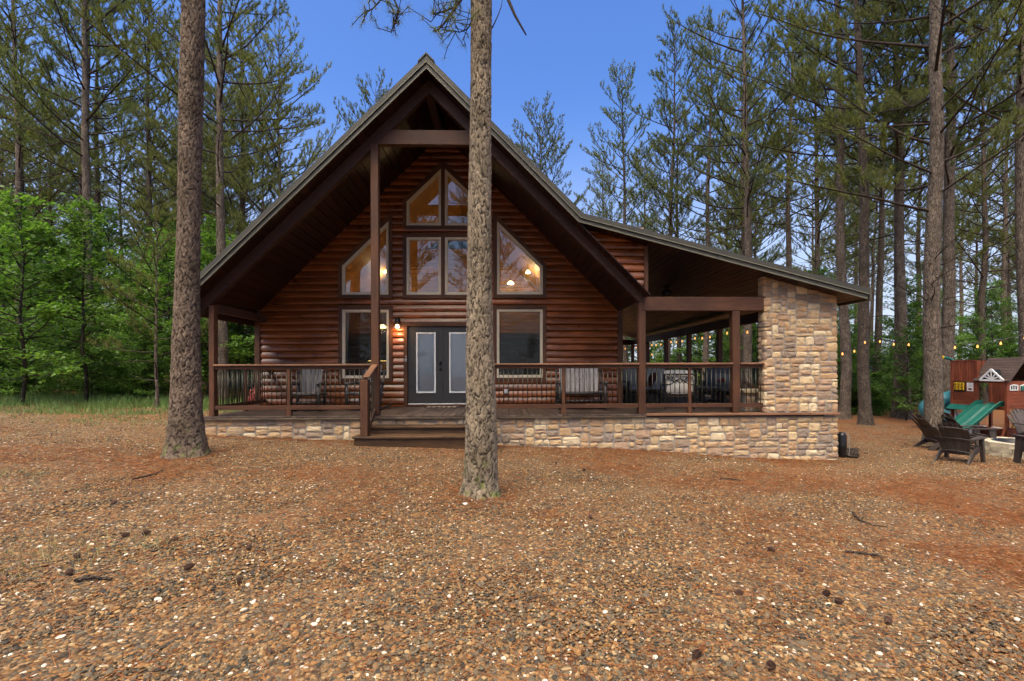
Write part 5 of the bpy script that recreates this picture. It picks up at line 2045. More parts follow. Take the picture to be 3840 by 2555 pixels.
# curling tube slide behind the tower
cx_, cy_ = PX + .42, yC + .60
pts, rad = [], .27
for q in np.linspace(0, 1, 22):
    a = math.radians(-60 + 330 * q)
    pts.append((cx_ + .45 * math.cos(a), cy_ + .45 * math.sin(a), zd + .36 - 1.05 * q))
MB().tube(pts, rad, 14, False).build("tube_slide", TEALB, ps, True)
for i in (4, 9, 14, 19):
    p, q = Vector(pts[i]), Vector(pts[i + 1])
    MB().tube([p, p.lerp(q, .35)], rad + .025, 14, True).build("tube_flange", TEALB, ps)
# swing beam leading off behind
bar(MB(), (PX + W, yC, ztw - .1), (PX + W + 2.6, yC + .4, ztw - .1), .1, .12).build("swing_beam", REDWOOD, ps)
for d_ in (-.5, .5):
    bar(MB(), (PX + W + 2.5, yC + .4, ztw - .12), (PX + W + 2.7, yC + .4 + d_, gz0), .09, .09).build("swing_leg", REDWOOD, ps)

# neighbouring cabin deep in the woods
nbx = U(3440, 1500, 26).x
nh = thing("neighbour_cabin", (nbx + 3, 26, G(nbx, 26)), "dark grey roofed neighbouring cabin glimpsed deep in the woods", "cabin")
g_ = G(nbx + 3, 26)
MB().box(nbx - 1, nbx + 9, 26.2, 31, g_ - .2, g_ + 1.9).build("wall", BARK_D, nh)
for r_ in range(4):
    for k in range(14):
        MB().cbox(nbx - 1.02 + k * .72 + .3 * (r_ % 2), nbx - .36 + k * .72 + .3 * (r_ % 2), 26.08, 26.19, g_ - .1 + r_ * .2, g_ + .085 + r_ * .2, .02).build("stone", MORTAR, nh)
m = MB()
m.add([(nbx - 1.5, 25.5, g_ + .95), (nbx + 9.5, 25.5, g_ + .95), (nbx + 9.5, 28.6, g_ + 2.6), (nbx - 1.5, 28.6, g_ + 2.6), (nbx - 1.5, 31.6, g_ + .95), (nbx + 9.5, 31.6, g_ + .95),
       (nbx - 1.5, 25.5, g_ + .85), (nbx + 9.5, 25.5, g_ + .85), (nbx - 1.5, 31.6, g_ + .85), (nbx + 9.5, 31.6, g_ + .85)],
      [(0, 1, 2, 3), (3, 2, 5, 4), (6, 7, 1, 0), (8, 4, 5, 9), (0, 3, 4, 8, 6), (1, 7, 9, 5, 2), (6, 8, 9, 7)])
m.build("roof", GREYROOF, nh)

# ------------------------------------------------------------------ trees
def np_mesh(name, verts, faces, mat_, smooth=False):
    me = bpy.data.meshes.new(name)
    nv, nf, k = len(verts), len(faces), faces.shape[1]
    me.vertices.add(nv)
    me.vertices.foreach_set("co", np.asarray(verts, np.float32).ravel())
    me.loops.add(nf * k)
    me.loops.foreach_set("vertex_index", np.asarray(faces, np.int32).ravel())
    me.polygons.add(nf)
    me.polygons.foreach_set("loop_start", np.arange(0, nf * k, k, dtype=np.int32))
    if smooth:
        me.polygons.foreach_set("use_smooth", np.ones(nf, bool))
    me.materials.append(mat_)
    me.update(calc_edges=True)
    me.validate()
    return me


def unit(v):
    return v / (np.linalg.norm(v, axis=-1, keepdims=True) + 1e-9)


def needles(pos, dirs, rg, k=16, ln=.16, w=.011, spread=.48, back=.10):
    n = len(pos)
    p = np.repeat(pos, k, 0)
    d = np.repeat(dirs, k, 0)
    nd = unit(d + rg.normal(0, spread, (n * k, 3)))
    base = p - d * rg.uniform(0, back, (n * k, 1))
    L = ln * rg.uniform(.7, 1.2, (n * k, 1))
    side = unit(np.cross(nd, rg.normal(0, 1, (n * k, 3)))) * w / 2
    V = np.stack([base - side, base + side, base + nd * L], 1).reshape(-1, 3)
    Fc = np.arange(n * k * 3).reshape(-1, 3)
    return V, Fc


def leaves(pos, rg, size=.085, tilt=.45):
    n = len(pos)
    az = rg.uniform(0, 2 * np.pi, n)
    d = np.stack([np.cos(az), np.sin(az), rg.normal(-.15, tilt, n)], -1)
    d = unit(d)
    up = unit(np.stack([rg.normal(0, tilt, n), rg.normal(0, tilt, n), np.ones(n)], -1))
    s = unit(np.cross(d, up))
    nrm = np.cross(s, d)
    L = size * rg.uniform(.65, 1.3, (n, 1))
    a = pos
    t = pos + d * L
    m_ = pos + d * L * .5
    l = m_ + s * L * .36 + nrm * L * .10
    r = m_ - s * L * .36 + nrm * L * .10
    V = np.stack([a, l, t, r], 1).reshape(-1, 3)
    i = np.arange(n)[:, None] * 4
    Fc = np.concatenate([i + np.array([[0, 2, 1]]), i + np.array([[0, 3, 2]])], 0)
    return V, Fc


def curve(p0, d0, L, up, n, rg, wob=.05):
    pts = [np.array(p0, float)]
    d = np.array(d0, float)
    for i in range(n):
        d = d + np.array([0, 0, up / n]) + rg.normal(0, wob, 3)
        d = d / np.linalg.norm(d)
        pts.append(pts[-1] + d * L / n)
    return pts, d


def make_pine(seed, H, cb, r0, spread, step=.27, needle=NEEDLE, bark=BARK, tuft_step=.095, k=14, dead=6, skip_trunk=False, ln=.165, nw=.019, upl=(.18, .85)):
    rg = np.random.default_rng(seed)
    tr, br = MB(), MB()
    wob = rg.normal(0, .05, (12, 2)).cumsum(0) * (H / 20)
    zs = np.linspace(0, H, 12)
    axis = lambda z_: np.array([np.interp(z_, zs, wob[:, 0]), np.interp(z_, zs, wob[:, 1]), z_])
    rad = lambda z_: max(.012, r0 * (1 - z_ / H) ** .75 + r0 * .45 * math.exp(-z_ / .28))
    zz = [-.3, 0, .12, .3, .6, 1.2] + list(np.linspace(2, H, 16))
    tr.tube([axis(max(z_, 0)) if z_ >= 0 else axis(0) + np.array([0, 0, z_]) for z_ in zz], [rad(max(z_, 0)) for z_ in zz], 12)
    P, D = [], []
    z_, az = cb, rg.uniform(0, 6)
    while z_ < H - .25:
        t = (z_ - cb) / (H - cb)
        az += 2.4 + rg.normal(0, .5)
        L = 1.3 * spread * (math.sin(math.pi * min(1, .24 + t * .55)) ** .8) * (1 - t) ** .42 * rg.uniform(.5, 1.2) + .4
        el = upl[0] + (upl[1] - upl[0]) * t + rg.normal(0, .12)
        d0 = np.array([math.cos(az) * math.cos(el), math.sin(az) * math.cos(el), math.sin(el)])
        pts, dl = curve(axis(z_), d0, L, .42, 6, rg, .06)
        rb = min(.045, .008 + .008 * L)
        br.tube(pts, list(np.linspace(rb, .007, 7)), 5, False)
        nsub = int(L / .24)
        for j in range(nsub):
            s = .30 + .70 * (j + rg.uniform(0, .8)) / nsub
            s = min(s, .98)
            fi = s * 6
            i0 = min(5, int(fi))
            bp_ = pts[i0] + (pts[i0 + 1] - pts[i0]) * (fi - i0)
            bd = unit(pts[i0 + 1] - pts[i0])
            sd = unit(np.cross(bd, np.array([0, 0, 1.0]))) * (1 if j % 2 else -1)
            dd = unit(bd * .75 + sd * rg.uniform(.35, .95) + np.array([0, 0, rg.uniform(.0, .45)]))
            l2 = (.30 + .34 * L * (1 - s)) * rg.uniform(.6, 1.2)
            sp, sd_ = curve(bp_, dd, l2, .5, 3, rg, .12)
            br.tube(sp, [.009, .007, .006, .004], 3, False)
            nt_ = max(2, int(l2 * .8 / tuft_step))
            for q in range(nt_):
                f = .35 + .65 * (q + 1) / nt_
                fi2 = f * 3
                i2 = min(2, int(fi2 - 1e-6))
                tp_ = sp[i2] + (sp[i2 + 1] - sp[i2]) * (fi2 - i2)
                td = unit(sp[i2 + 1] - sp[i2])
                P.append(tp_ + rg.normal(0, .03, 3))
                D.append(unit(td + np.array([0, 0, .8]) + rg.normal(0, .3, 3)))
        P.append(pts[-1])
        D.append(unit(dl + np.array([0, 0, .5])))
        z_ += step * rg.uniform(.5, 1.4) * (1.1 - .45 * t)
    for j in range(dead):      # bare snags under the crown
        z_ = rg.uniform(cb * .45, cb)
        a = rg.uniform(0, 6.28)
        pts, _ = curve(axis(z_), (math.cos(a), math.sin(a), rg.uniform(-.1, .4)), rg.uniform(.4, 1.6), .0, 4, rg, .12)
        br.tube(pts, [.02, .016, .012, .009, .004], 4, False)
    V, Fc = needles(np.array(P), np.array(D), rg, k, ln, nw)
    return {"trunk": None if skip_trunk else tr.mesh("trunk", bark, True), "branches": br.mesh("branches", TWIG, True), "crown": np_mesh("crown", V, Fc, needle), "n": len(P)}


def make_broad(seed, H, cb, r0, spread, nl, leaf=LEAF, size=.085, lean=0.0):
    rg = np.random.default_rng(seed)
    tr = MB()
    wob = rg.normal(0, .06, (8, 2)).cumsum(0)
    zs = np.linspace(0, H, 8)
    axis = lambda z_: np.array([np.interp(z_, zs, wob[:, 0]) + lean * z_, np.interp(z_, zs, wob[:, 1]), z_])
    tr.tube([axis(z_) - np.array([0, 0, .2 if z_ == 0 else 0]) for z_ in zs], [max(.008, r0 * (1 - z_ / H) ** .8) for z_ in zs], 7)
    P = []
    z_, az = cb, 0.0
    while z_ < H - .05:
        t = (z_ - cb) / (H - cb)
        az += 2.4 + rg.normal(0, .6)
        L = spread * (.55 + .6 * math.sin(math.pi * (.25 + .6 * t))) * (1 - t) ** .5 * rg.uniform(.6, 1.15) + .15
        el = .15 + .8 * t + rg.normal(0, .2)
        pts, _ = curve(axis(z_), (math.cos(az) * math.cos(el), math.sin(az) * math.cos(el), math.sin(el)), L, -.1, 5, rg, .10)
        tr.tube(pts, list(np.linspace(min(.03, .006 + .009 * L), .004, 6)), 4, False)
        for j in range(max(3, int(L / .13))):
            s = .2 + .8 * rg.uniform() ** .8
            fi = s * 5
            i0 = min(4, int(fi))
            bp_ = pts[i0] + (pts[i0 + 1] - pts[i0]) * (fi - i0)
            a = rg.uniform(0, 6.28)
            l2 = rg.uniform(.15, .55) * (1.2 - .5 * s)
            e_ = bp_ + np.array([math.cos(a) * l2, math.sin(a) * l2, rg.normal(.03, .08)])
            tr.tube([bp_, e_], [.005, .003], 3, False)
            n = int(rg.integers(7, 14))
            f = rg.uniform(.3, 1.08, (n, 1))
            P.append(bp_ + (e_ - bp_) * f + rg.normal(0, 1, (n, 3)) * np.array([.085, .085, .04]))
        z_ += rg.uniform(.05, .16) * (H / 6) ** .5
    P = np.concatenate(P)
    if len(P) > nl:
        P = P[rg.choice(len(P), nl, replace=False)]
    V, Fc = leaves(P, rg, size)
    return {"trunk": tr.mesh("trunk", BARK_D, True), "crown": np_mesh("crown", V, Fc, leaf), "n": len(P)}


def place(var, name, x, y, s, rz, label, cat="tree", group=None, tilt=(0, 0)):
    t = thing(name, (x, y, G(x, y) - .02), label, cat, group, rz)
    t.rotation_euler = (tilt[0], tilt[1], rz)
    t.scale = (s, s, s)
    for k in ("trunk", "branches", "crown"):
        if var.get(k) is not None:
            o = link(k, var[k], t)
            if k != "trunk":
                o["kind"] = "stuff"
    return t


PV = [
    make_pine(1, 21, 7.0, .19, 3.7),
    make_pine(2, 23, 8.5, .20, 3.5, needle=NEEDLE_B),
    make_pine(3, 20, 5.8, .165, 3.5, bark=BARK_M),
    make_pine(4, 22, 9.5, .18, 3.2, needle=NEEDLE_B, bark=BARK_M),
    make_pine(5, 19, 4.6, .15, 3.9, bark=BARK_M),
    make_pine(6, 24, 10.0, .20, 3.4),
]
PH = [21, 23, 20, 22, 19, 24]
BV = [
    make_broad(21, 6.0, .8, .055, 1.9, 9000, size=.125),
    make_broad(22, 7.5, 1.2, .07, 2.3, 11000, size=.125),
    make_broad(23, 4.2, .3, .04, 1.7, 7000, size=.115),
    make_broad(24, 8.5, 1.6, .08, 2.4, 12000, LEAF_D, size=.125),
    make_broad(25, 3.0, .15, .03, 1.6, 6000, LEAF_D, size=.12),
    make_broad(26, 6.5, .5, .06, 2.3, 11000, LEAF, size=.12),
]
BH = [6.0, 7.5, 4.2, 8.5, 3.0, 6.5]
print("tufts", [v["n"] for v in PV], "leaves", [v["n"] for v in BV])


# ---- the two trunks standing in front of the cabin
def hero_trunk(pxs, Y, seed, mat_, label, crown, extra=None):
    """pxs: (py, left px, right px) down the trunk"""
    rg = np.random.default_rng(seed)
    rows = []
    for (py_, l, r) in pxs:
        a, b = U(l, py_, Y), U(r, py_, Y)
        st_ = math.sqrt(1 + (((l + r) / 2 - CX) / FPX) ** 2)      # a round trunk looks wider off the axis
        rows.append((a.z, (a.x + b.x) / 2, (b.x - a.x) / 2 / st_ - .004))
    rows.sort()
    zb_ = rows[0][0]
    zt_ = rows[-1][0] + 9.0
    rz_ = np.array([r[0] for r in rows])
    rx_ = np.array([r[1] for r in rows])
    rr_ = np.array([r[2] for r in rows])
    slope = (rx_[-1] - rx_[-3]) / (rz_[-1] - rz_[-3])
    z_all = np.concatenate([np.arange(zb_ - .25, rows[-1][0] + .6, .013), np.linspace(rows[-1][0] + .7, zt_, 40)])
    nth = 110
    th = np.linspace(0, 2 * np.pi, nth, endpoint=False)
    cx_ = np.where(z_all <= rz_[-1], np.interp(z_all, rz_, rx_), rx_[-1] + slope * .6 * (z_all - rz_[-1]))
    rad = np.where(z_all <= rz_[-1], np.interp(z_all, rz_, rr_), rr_[-1] * np.clip(1 - (z_all - rz_[-1]) / 10.5, .12, 1))
    r_mid = float(np.median(rad))
    TH_, Z_ = np.meshgrid(th, z_all)

    def cells(cw, ch, wa):
        ncol = max(5, int(round(2 * np.pi * r_mid / cw)))
        nrow = int((zt_ - zb_ + 1) / ch) + 3
        jx, jz = rg.uniform(.1, .9, (nrow, ncol)), rg.uniform(.05, .95, (nrow, ncol))
        hgt_ = rg.uniform(0, 1.0, (nrow, ncol))
        warp = wa * (.3 * np.sin(Z_ * 7 + 3 * TH_) + .22 * np.sin(Z_ * 23 - 5 * TH_) + .14 * np.sin(Z_ * 61 + 9 * TH_))
        u = (TH_ / (2 * np.pi) * ncol + warp) % ncol
        v = (Z_ - zb_ + .6) / ch + .3 * np.sin(TH_ * 5) + .25 * np.sin(TH_ * 11 + Z_)
        iu, iv = np.floor(u).astype(int), np.floor(v).astype(int)
        f1 = np.full(u.shape, 9.0)
        f2 = np.full(u.shape, 9.0)
        hh = np.zeros(u.shape)
        for di in (-1, 0, 1):
            for dj in (-1, 0, 1):
                ci = (iu + di) % ncol
                cj = np.clip(iv + dj, 0, nrow - 1)
                dx_ = np.abs(iu + di + jx[cj, ci] - u)
                dz_2 = np.abs(iv + dj + jz[cj, ci] - v)
                d = .45 * np.sqrt(dx_ ** 2 + dz_2 ** 2) + .55 * np.maximum(dx_, dz_2)
                nw = d < f1
                f2 = np.where(nw, f1, np.minimum(f2, d))
                hh = np.where(nw, hgt_[cj, ci], hh)
                f1 = np.where(nw, d, f1)
        return f2 - f1, hh

    e1, h1 = cells(.058, .19, 1.0)
    e2, h2 = cells(.034, .085, 1.3)
    big = np.clip(e1 / .16, 0, 1)
    big = big * big * (3 - 2 * big)
    small = np.clip(e2 / .14, 0, 1)
    small = small * small * (3 - 2 * small)
    hh = .45 * h1 + .55 * h2
    edge = big * (.72 + .28 * small)
    disp = (big - .75) * .013 + (small - .75) * .006 + (hh - .5) * .010 + rg.normal(0, .001, Z_.shape)
    zrel = Z_ - zb_
    flare = np.exp(-np.clip(zrel, 0, 9) / .22) * (.10 * np.maximum(0, np.cos(TH_ * 3 + seed)) + .05 * np.maximum(0, np.cos(TH_ * 5 + 2.0)))
    Rr = rad[:, None] * (1 + flare * 1.2) + disp + .012 * np.sin(TH_ * 2 + Z_ * .9)
    VX = cx_[:, None] + Rr * np.cos(TH_)
    VY = Y + Rr * np.sin(TH_)
    loc = Vector((float(rx_[0]), Y, zb_))
    V = np.stack([VX - loc.x, VY - loc.y, Z_ - loc.z], -1).reshape(-1, 3)
    nz_ = len(z_all)
    ii, jj = np.meshgrid(np.arange(nth), np.arange(nz_ - 1))
    a = jj * nth + ii
    b = jj * nth + (ii + 1) % nth
    Fc = np.stack([a, b, b + nth, a + nth], -1).reshape(-1, 4)
    me = np_mesh("trunk", V, Fc, mat_, True)
    at = me.attributes.new("furrow", 'FLOAT', 'POINT')
    at.data.foreach_set("value", np.clip(edge * 1.1 - .12 + .14 * (hh - .5), 0, 1).astype(np.float32).ravel())
    t = thing("pine_tree", loc, label, "tree")
    link("trunk", me, t)
    top = (float(np.interp(rz_[-1] + 3, z_all, cx_)) - loc.x, 0, 0)
    for k in ("branches", "crown"):
        link(k, crown[k], t, (top[0] * .8, 0, 0))["kind"] = "stuff"
    return t, loc


front_crown = make_pine(31, 16, 7.6, .16, 2.9, skip_trunk=True, k=12, dead=0)
left_crown = make_pine(32, 18, 9.4, .2, 3.2, skip_trunk=True, k=12, dead=0)
ft, floc = hero_trunk([(0, 1764, 1846), (400, 1760, 1846), (800, 1754, 1842), (1100, 1753, 1843), (1300, 1751, 1846), (1500, 1751, 1857), (1700, 1746, 1864), (1800, 1741, 1868), (1845, 1730, 1876), (1866, 1722, 1884)],
                      5.9, 3, BARK_H, "straight pine trunk standing right in front of the cabin porch", front_crown)
lt, lloc = hero_trunk([(0, 684, 769), (400, 670, 763), (800, 660, 757), (1100, 650, 754), (1300, 643, 753), (1450, 640, 756), (1560, 634, 762), (1640, 626, 772), (1690, 616, 785), (1720, 606, 800)],
                      7.7, 8, BARK_L, "thick brown pine trunk at the hose end of the porch", left_crown)


def hanging_branch(tree, loc, pts_px, Y0, label=None, tufts=10, bare=False, r0=.022, seed=1):
    rg = np.random.default_rng(seed)
    P = [np.array(U(px, py_, Y)) - np.array(loc) for (px, py_, Y) in pts_px]
    mb = MB()
    mb.tube(P, list(np.linspace(r0, r0 * .3, len(P))), 6)
    tp, td = [], []
    if not bare:
        for i in range(1, len(P)):
            for q in range(tufts // len(P) + 1):
                f = rg.uniform()
                p = P[i - 1] + (P[i] - P[i - 1]) * f
                d = unit(rg.normal(0, 1, 3) + np.array([0, 0, .2]))
                l_ = rg.uniform(.08, .34)
                e = p + d * l_
                mid = p + d * l_ * .5 + rg.normal(0, .03, 3)
                mb.tube([p, mid, e], [.006, .005, .004], 4, False)
                tp += [e, mid]
                td += [d, d]
    br = mb.mesh("branch", TWIG, True)
    link("branch", br, tree)
    if tp:
        V, Fc = needles(np.array(tp), np.array(td), rg, 16, .10, .0035, .9, .03)
        link("needle_spray", np_mesh("needle_spray", V, Fc, NEEDLE), tree)


hanging_branch(ft, floc, [(1772, -420, 5.9), (1760, -150, 5.8), (1728, 0, 5.75), (1690, 55, 5.7), (1660, 95, 5.65), (1632, 120, 5.6)], 5.8, tufts=46, seed=2, r0=.03)
hanging_branch(ft, floc, [(1760, -100, 5.9), (1700, 30, 5.85), (1640, 50, 5.8), (1615, 85, 5.8)], 5.8, tufts=20, seed=4, r0=.015)
hanging_branch(ft, floc, [(1772, 80, 5.9), (1752, 110, 5.88), (1722, 122, 5.85), (1692, 112, 5.8)], 5.8, tufts=14, seed=5, r0=.012)
hanging_branch(ft, floc, [(1760, -500, 5.9), (1600, -250, 5.6), (1470, -20, 5.4), (1498, 45, 5.4), (1478, 85, 5.4), (1466, 125, 5.4)], 5.5, tufts=26, seed=6, r0=.02)
hanging_branch(ft, floc, [(1600, -250, 5.6), (1440, -60, 5.4), (1422, 8, 5.4), (1395, 35, 5.4), (1370, 44, 5.4)], 5.5, tufts=22, seed=7, r0=.015)
hanging_branch(ft, floc, [(1842, -300, 5.9), (1880, -120, 5.8), (1906, 0, 5.75), (1932, 60, 5.7), (1955, 100, 5.7), (1973, 132, 5.7)], 5.7, bare=True, seed=8, r0=.03)
hanging_branch(ft, floc, [(1846, 105, 5.9), (1866, 62, 5.9), (1880, 25, 5.9), (1888, -30, 5.9)], 5.7, bare=True, seed=9, r0=.009)

# ---- single pines of the woods that can be told apart: (pixel of the trunk, depth, variant, height, label)
def hgt(py_top, Y, x):
    return (HY - py_top) / FPX * Y + CZ - G(x, Y)


def pine_at(px, Y, v, H, label, group=None, rz=None, tilt=(0, 0)):
    x_ = U(px, 1500, Y).x
    return place(PV[v], "pine_tree", x_, Y, H / PH[v], R.uniform(0, 6.28) if rz is None else rz, label, "tree", group, tilt)


pine_at(338, 20, 1, 24, "tall grey pine rising out of the leafy thicket, straightest on that side")
pine_at(291, 26, 3, 25, "thin dark pine just beside the tall grey one in the thicket")
pine_at(566, 25, 2, 23, "mid-sized pine seen between the thicket's crown and the thick brown trunk")
pine_at(838, 17, 0, 20.5, "slender pale barked pine passing behind the cabin's low eave")
pine_at(1052, 27, 4, hgt(120, 27, -13), "bushy pine whose crown overlaps the roof's long edge")
pine_at(905, 29, 2, 23, "pine crown filling the gap beside the pale slender trunk")
pine_at(92, 23, 5, 24, "crooked dark pine close to the picture's thicket edge")
pine_at(1418, 37, 4, hgt(330, 37, -9), "single distant pine tip peeking over the roof slope below the ridge")
pine_at(2035, 38, 4, hgt(408, 38, 4), "distant rounded pine standing alone above the roof valley")
pine_at(2260, 42, 2, hgt(610, 42, 10), "low distant pine just beyond the roof valley")
pine_at(2418, 37, 0, hgt(560, 37, 12), "distant pine halfway along the shed roof")
pine_at(2548, 29, 2, hgt(400, 29, 11), "dark limbed pine rising above the middle of the shed roof")
pine_at(2818, 21, 1, 23.5, "tall pale barked pine towering behind the shed roof")
pine_at(3178, 18, 5, 24, "straight brown pine trunk right beside the stone pillar")
pine_at(3243, 16, 3, 23.5, "stout pale pine trunk past the pillar with its foot on the gravel")
pine_at(3367, 18.6, 0, 22, "dark pine trunk with leafy sapling at its foot")
pine_at(3404, 18.0, 5, 23, "brown pine trunk paired with the dark one across the yard")
pine_at(3292, 24, 3, 23, "thin dark pine farther back between the yard trunks")
pine_at(3548, 15.5, 1, 23, "pine trunk standing directly behind the thick yard pine")
pine_at(3845, 14.0, 5, 22, "dark pine trunk cut by the picture's edge above the playset")
pine_at(3700, 24, 2, 22, "dark pine rising behind the playset roof")
pine_at(2940, 27, 5, 25, "tall pine seen above the low end of the shed roof")
pine_at(3060, 30, 0, 25, "bushy pine beyond the stone pillar's top")
pine_at(2505, 27, 3, 22, "pale trunk framed between two posts of the open porch")
pine_at(2640, 26, 5, 22, "brown trunk framed between porch posts beside the string of bulbs")
pine_at(2345, 30, 3, 22, "trunk seen past the cabin's back corner under the rear porch beam", None)
NP = make_pine(41, 22, 6.2, .21, 3.8, step=.42, k=16, dead=10)
xr = U(3503, 1600, 11.9).x
place(NP, "pine_tree", xr, 11.9, 1.0, 1.1, "thick pine with bare spreading limbs behind the yard chairs")
SAP = make_pine(42, 6.2, 1.6, .05, 1.25, step=.2, k=14, dead=3, ln=.15)
xs_ = U(588, 1500, 14.5).x
place(SAP, "young_pine", xs_, 14.5, 1.0, 0.4, "slim young pine with a dark crooked stem before the thicket")
# a few pines behind the viewpoint, which the upper panes mirror
for i, (x_, y_) in enumerate(((-6.5, -8), (3.5, -11), (8.5, -8), (-2.5, -17), (13, -13), (-13, -12), (-9, -20), (5, -22), (11, -20), (0, -26), (-16, -18), (18, -18))):
    place(PV[[1, 0, 4, 2, 3, 5][i % 6]], "pine_tree", x_, y_, .95, i * 1.1, "tall pine across the drive, mirrored in the upper window panes", "tree", "pines mirrored in the windows")

rq = random.Random(5)
for i in range(22):
    x_, y_ = rq.uniform(-24, 24), rq.uniform(-26, -13)
    place(BV[i % 6], "leafy_sapling", x_, y_, rq.uniform(.8, 1.1), i, "leafy sapling across the drive, mirrored in the lower window panes", "sapling", "saplings mirrored in the windows")

# ---- pines of the deep woods that nothing tells apart
rw = random.Random(77)
for i in range(30):
    px = rw.uniform(-350, 1000)
    Y = rw.uniform(27, 52)
    v = rw.randrange(6)
    pine_at(px, Y, v, rw.uniform(19, 25) * (1 if px < 850 else .85), "slender pine among the deep woods beyond the leafy thicket", "pines deep in the woods past the thicket")
for i in range(26):
    px = rw.uniform(2650, 4250)
    Y = rw.uniform(26, 52)
    v = rw.randrange(6)
    pine_at(px, Y, v, rw.uniform(19, 25), "slender pine among the deep woods beyond the yard", "pines deep in the woods past the yard")
for i in range(12):
    px = rw.uniform(2050, 2650)
    pine_at(px, rw.uniform(44, 60), rw.randrange(6), rw.uniform(13, 18), "faraway pine in the woods seen over the shed roof", "faraway pines over the shed roof")


# ---- broadleaf undergrowth
def broad_at(px, Y, v, s, label, group):
    x_ = U(px, 1500, Y).x
    return place(BV[v], "leafy_sapling", x_, Y, s, rw.uniform(0, 6.28), label, "sapling", group)


broad_at(60, 14.0, 0, 1.05, "bright leafy sapling reaching in from the picture's thicket edge", None)
broad_at(330, 15.5, 1, .88, "largest bright leafy sapling of the thicket, before the tall grey pine", None)
broad_at(640, 18.0, 1, .85, "leafy sapling half hidden by the thick brown trunk", None)
broad_at(930, 19.0, 0, .85, "leafy sapling framed by the porch post and the cabin corner", None)
broad_at(3390, 17.4, 0, .60, "slim sapling with sparse leaves at the paired trunks", None)
for i in range(56):
    px = rw.uniform(-250, 1010)
    Y = rw.uniform(17.5, 31)
    v = rw.choice([0, 1, 2, 3, 4, 5, 5, 3])
    broad_at(px, Y, v, rw.uniform(.75, 1.15), "green leafy sapling in the dense thicket beside the cabin", "saplings of the dense thicket")
for i in range(20):
    px = rw.uniform(-120, 640)
    broad_at(px, rw.uniform(15.8, 18.5), rw.choice([2, 4, 4]), rw.uniform(.45, .8), "low leafy shrub where the thicket meets the weedy grass", "low shrubs along the thicket")
for i in range(12):
    px = rw.uniform(3080, 3480)
    broad_at(px, rw.uniform(19.5, 21.5), rw.choice([2, 4, 4]), rw.uniform(.4, .75), "low leafy shrub where the far woods meet the gravel", "low shrubs along the far woods")
for i in range(26):
    px = rw.uniform(2320, 2990)
    Y = rw.uniform(28, 44)
    broad_at(px, Y, rw.randrange(6), rw.uniform(.8, 1.2), "green leafy sapling seen through the open covered porch", "saplings behind the open porch")
for i in range(46):
    px = rw.uniform(3050, 4100)
    Y = rw.uniform(20, 36)
    if 3500 < px < 4000 and Y < 21.5:
        Y += 4
    broad_at(px, Y, rw.choice([0, 1, 3, 3, 5, 5, 2, 4]), rw.uniform(.55, .9), "green leafy sapling in the woods beyond the yard", "saplings beyond the yard")
for i in range(34):
    px = rw.uniform(-500, 4300)
    Y = rw.uniform(42, 70)
    broad_at(px, Y, rw.choice([1, 3, 5]), rw.uniform(.75, 1.1), "far green sapling closing the view through the woods", "far saplings in the deep woods")


# ------------------------------------------------------------------ scattered ground cover
def nodes_scatter(name, prim, mat_, pts, rot, scl, label):
    me = bpy.data.meshes.new(name)
    me.vertices.add(len(pts))
    me.vertices.foreach_set("co", np.asarray(pts, np.float32).ravel())
    for nm, arr in (("rot", rot), ("scl", scl)):
        a = me.attributes.new(nm, 'FLOAT_VECTOR', 'POINT')
        a.data.foreach_set("vector", np.asarray(arr, np.float32).ravel())
    me.materials.append(mat_)
    o = tag(link(name, me), label, kind="stuff")
    ng = bpy.data.node_groups.new(name, 'GeometryNodeTree')
    ng.interface.new_socket("Geometry", in_out='INPUT', socket_type='NodeSocketGeometry')
    ng.interface.new_socket("Geometry", in_out='OUTPUT', socket_type='NodeSocketGeometry')
    gi, go = ng.nodes.new("NodeGroupInput"), ng.nodes.new("NodeGroupOutput")
    iop = ng.nodes.new("GeometryNodeInstanceOnPoints")
    if prim == 'pebble':
        p = ng.nodes.new("GeometryNodeMeshIcoSphere")
        p.inputs["Radius"].default_value = 1.0
        p.inputs["Subdivisions"].default_value = 2
    else:
        p = ng.nodes.new("GeometryNodeMeshCone")
        p.inputs["Vertices"].default_value = 3
        p.inputs["Radius Top"].default_value = .15 if prim == 'blade' else .6
        p.inputs["Radius Bottom"].default_value = 1.0
        p.inputs["Depth"].default_value = 1.0
    src = p.outputs[0]
    if prim == 'pebble':
        ss_ = ng.nodes.new("GeometryNodeSetShadeSmooth")
        ng.links.new(src, ss_.inputs[0])
        src = ss_.outputs[0]
    sm = ng.nodes.new("GeometryNodeSetMaterial")
    sm.inputs["Material"].default_value = mat_
    ng.links.new(src, sm.inputs[0])
    at = {}
    for nm in ("rot", "scl"):
        n = ng.nodes.new("GeometryNodeInputNamedAttribute")
        n.data_type = 'FLOAT_VECTOR'
        n.inputs[0].default_value = nm
        at[nm] = n.outputs[0]
    e2r = ng.nodes.new("FunctionNodeEulerToRotation")
    ng.links.new(at["rot"], e2r.inputs[0])
    ng.links.new(gi.outputs[0], iop.inputs["Points"])
    ng.links.new(sm.outputs[0], iop.inputs["Instance"])
    ng.links.new(e2r.outputs[0], iop.inputs["Rotation"])
    ng.links.new(at["scl"], iop.inputs["Scale"])
    ng.links.new(iop.outputs[0], go.inputs[0])
    md = o.modifiers.new("scatter", 'NODES')
    md.node_group = ng
    return o


_dirs = NR.uniform(0, 6.28, 24)
_frq = NR.uniform(.5, 3.2, 24)
_ph = NR.uniform(0, 6.28, 24)


def patch(x, y):
    s = np.zeros_like(x)
    for d, f, p in zip(_dirs, _frq, _ph):
        s += np.sin((x * np.cos(d) + y * np.sin(d)) * f + p) / f ** .5
    return s / 4.2


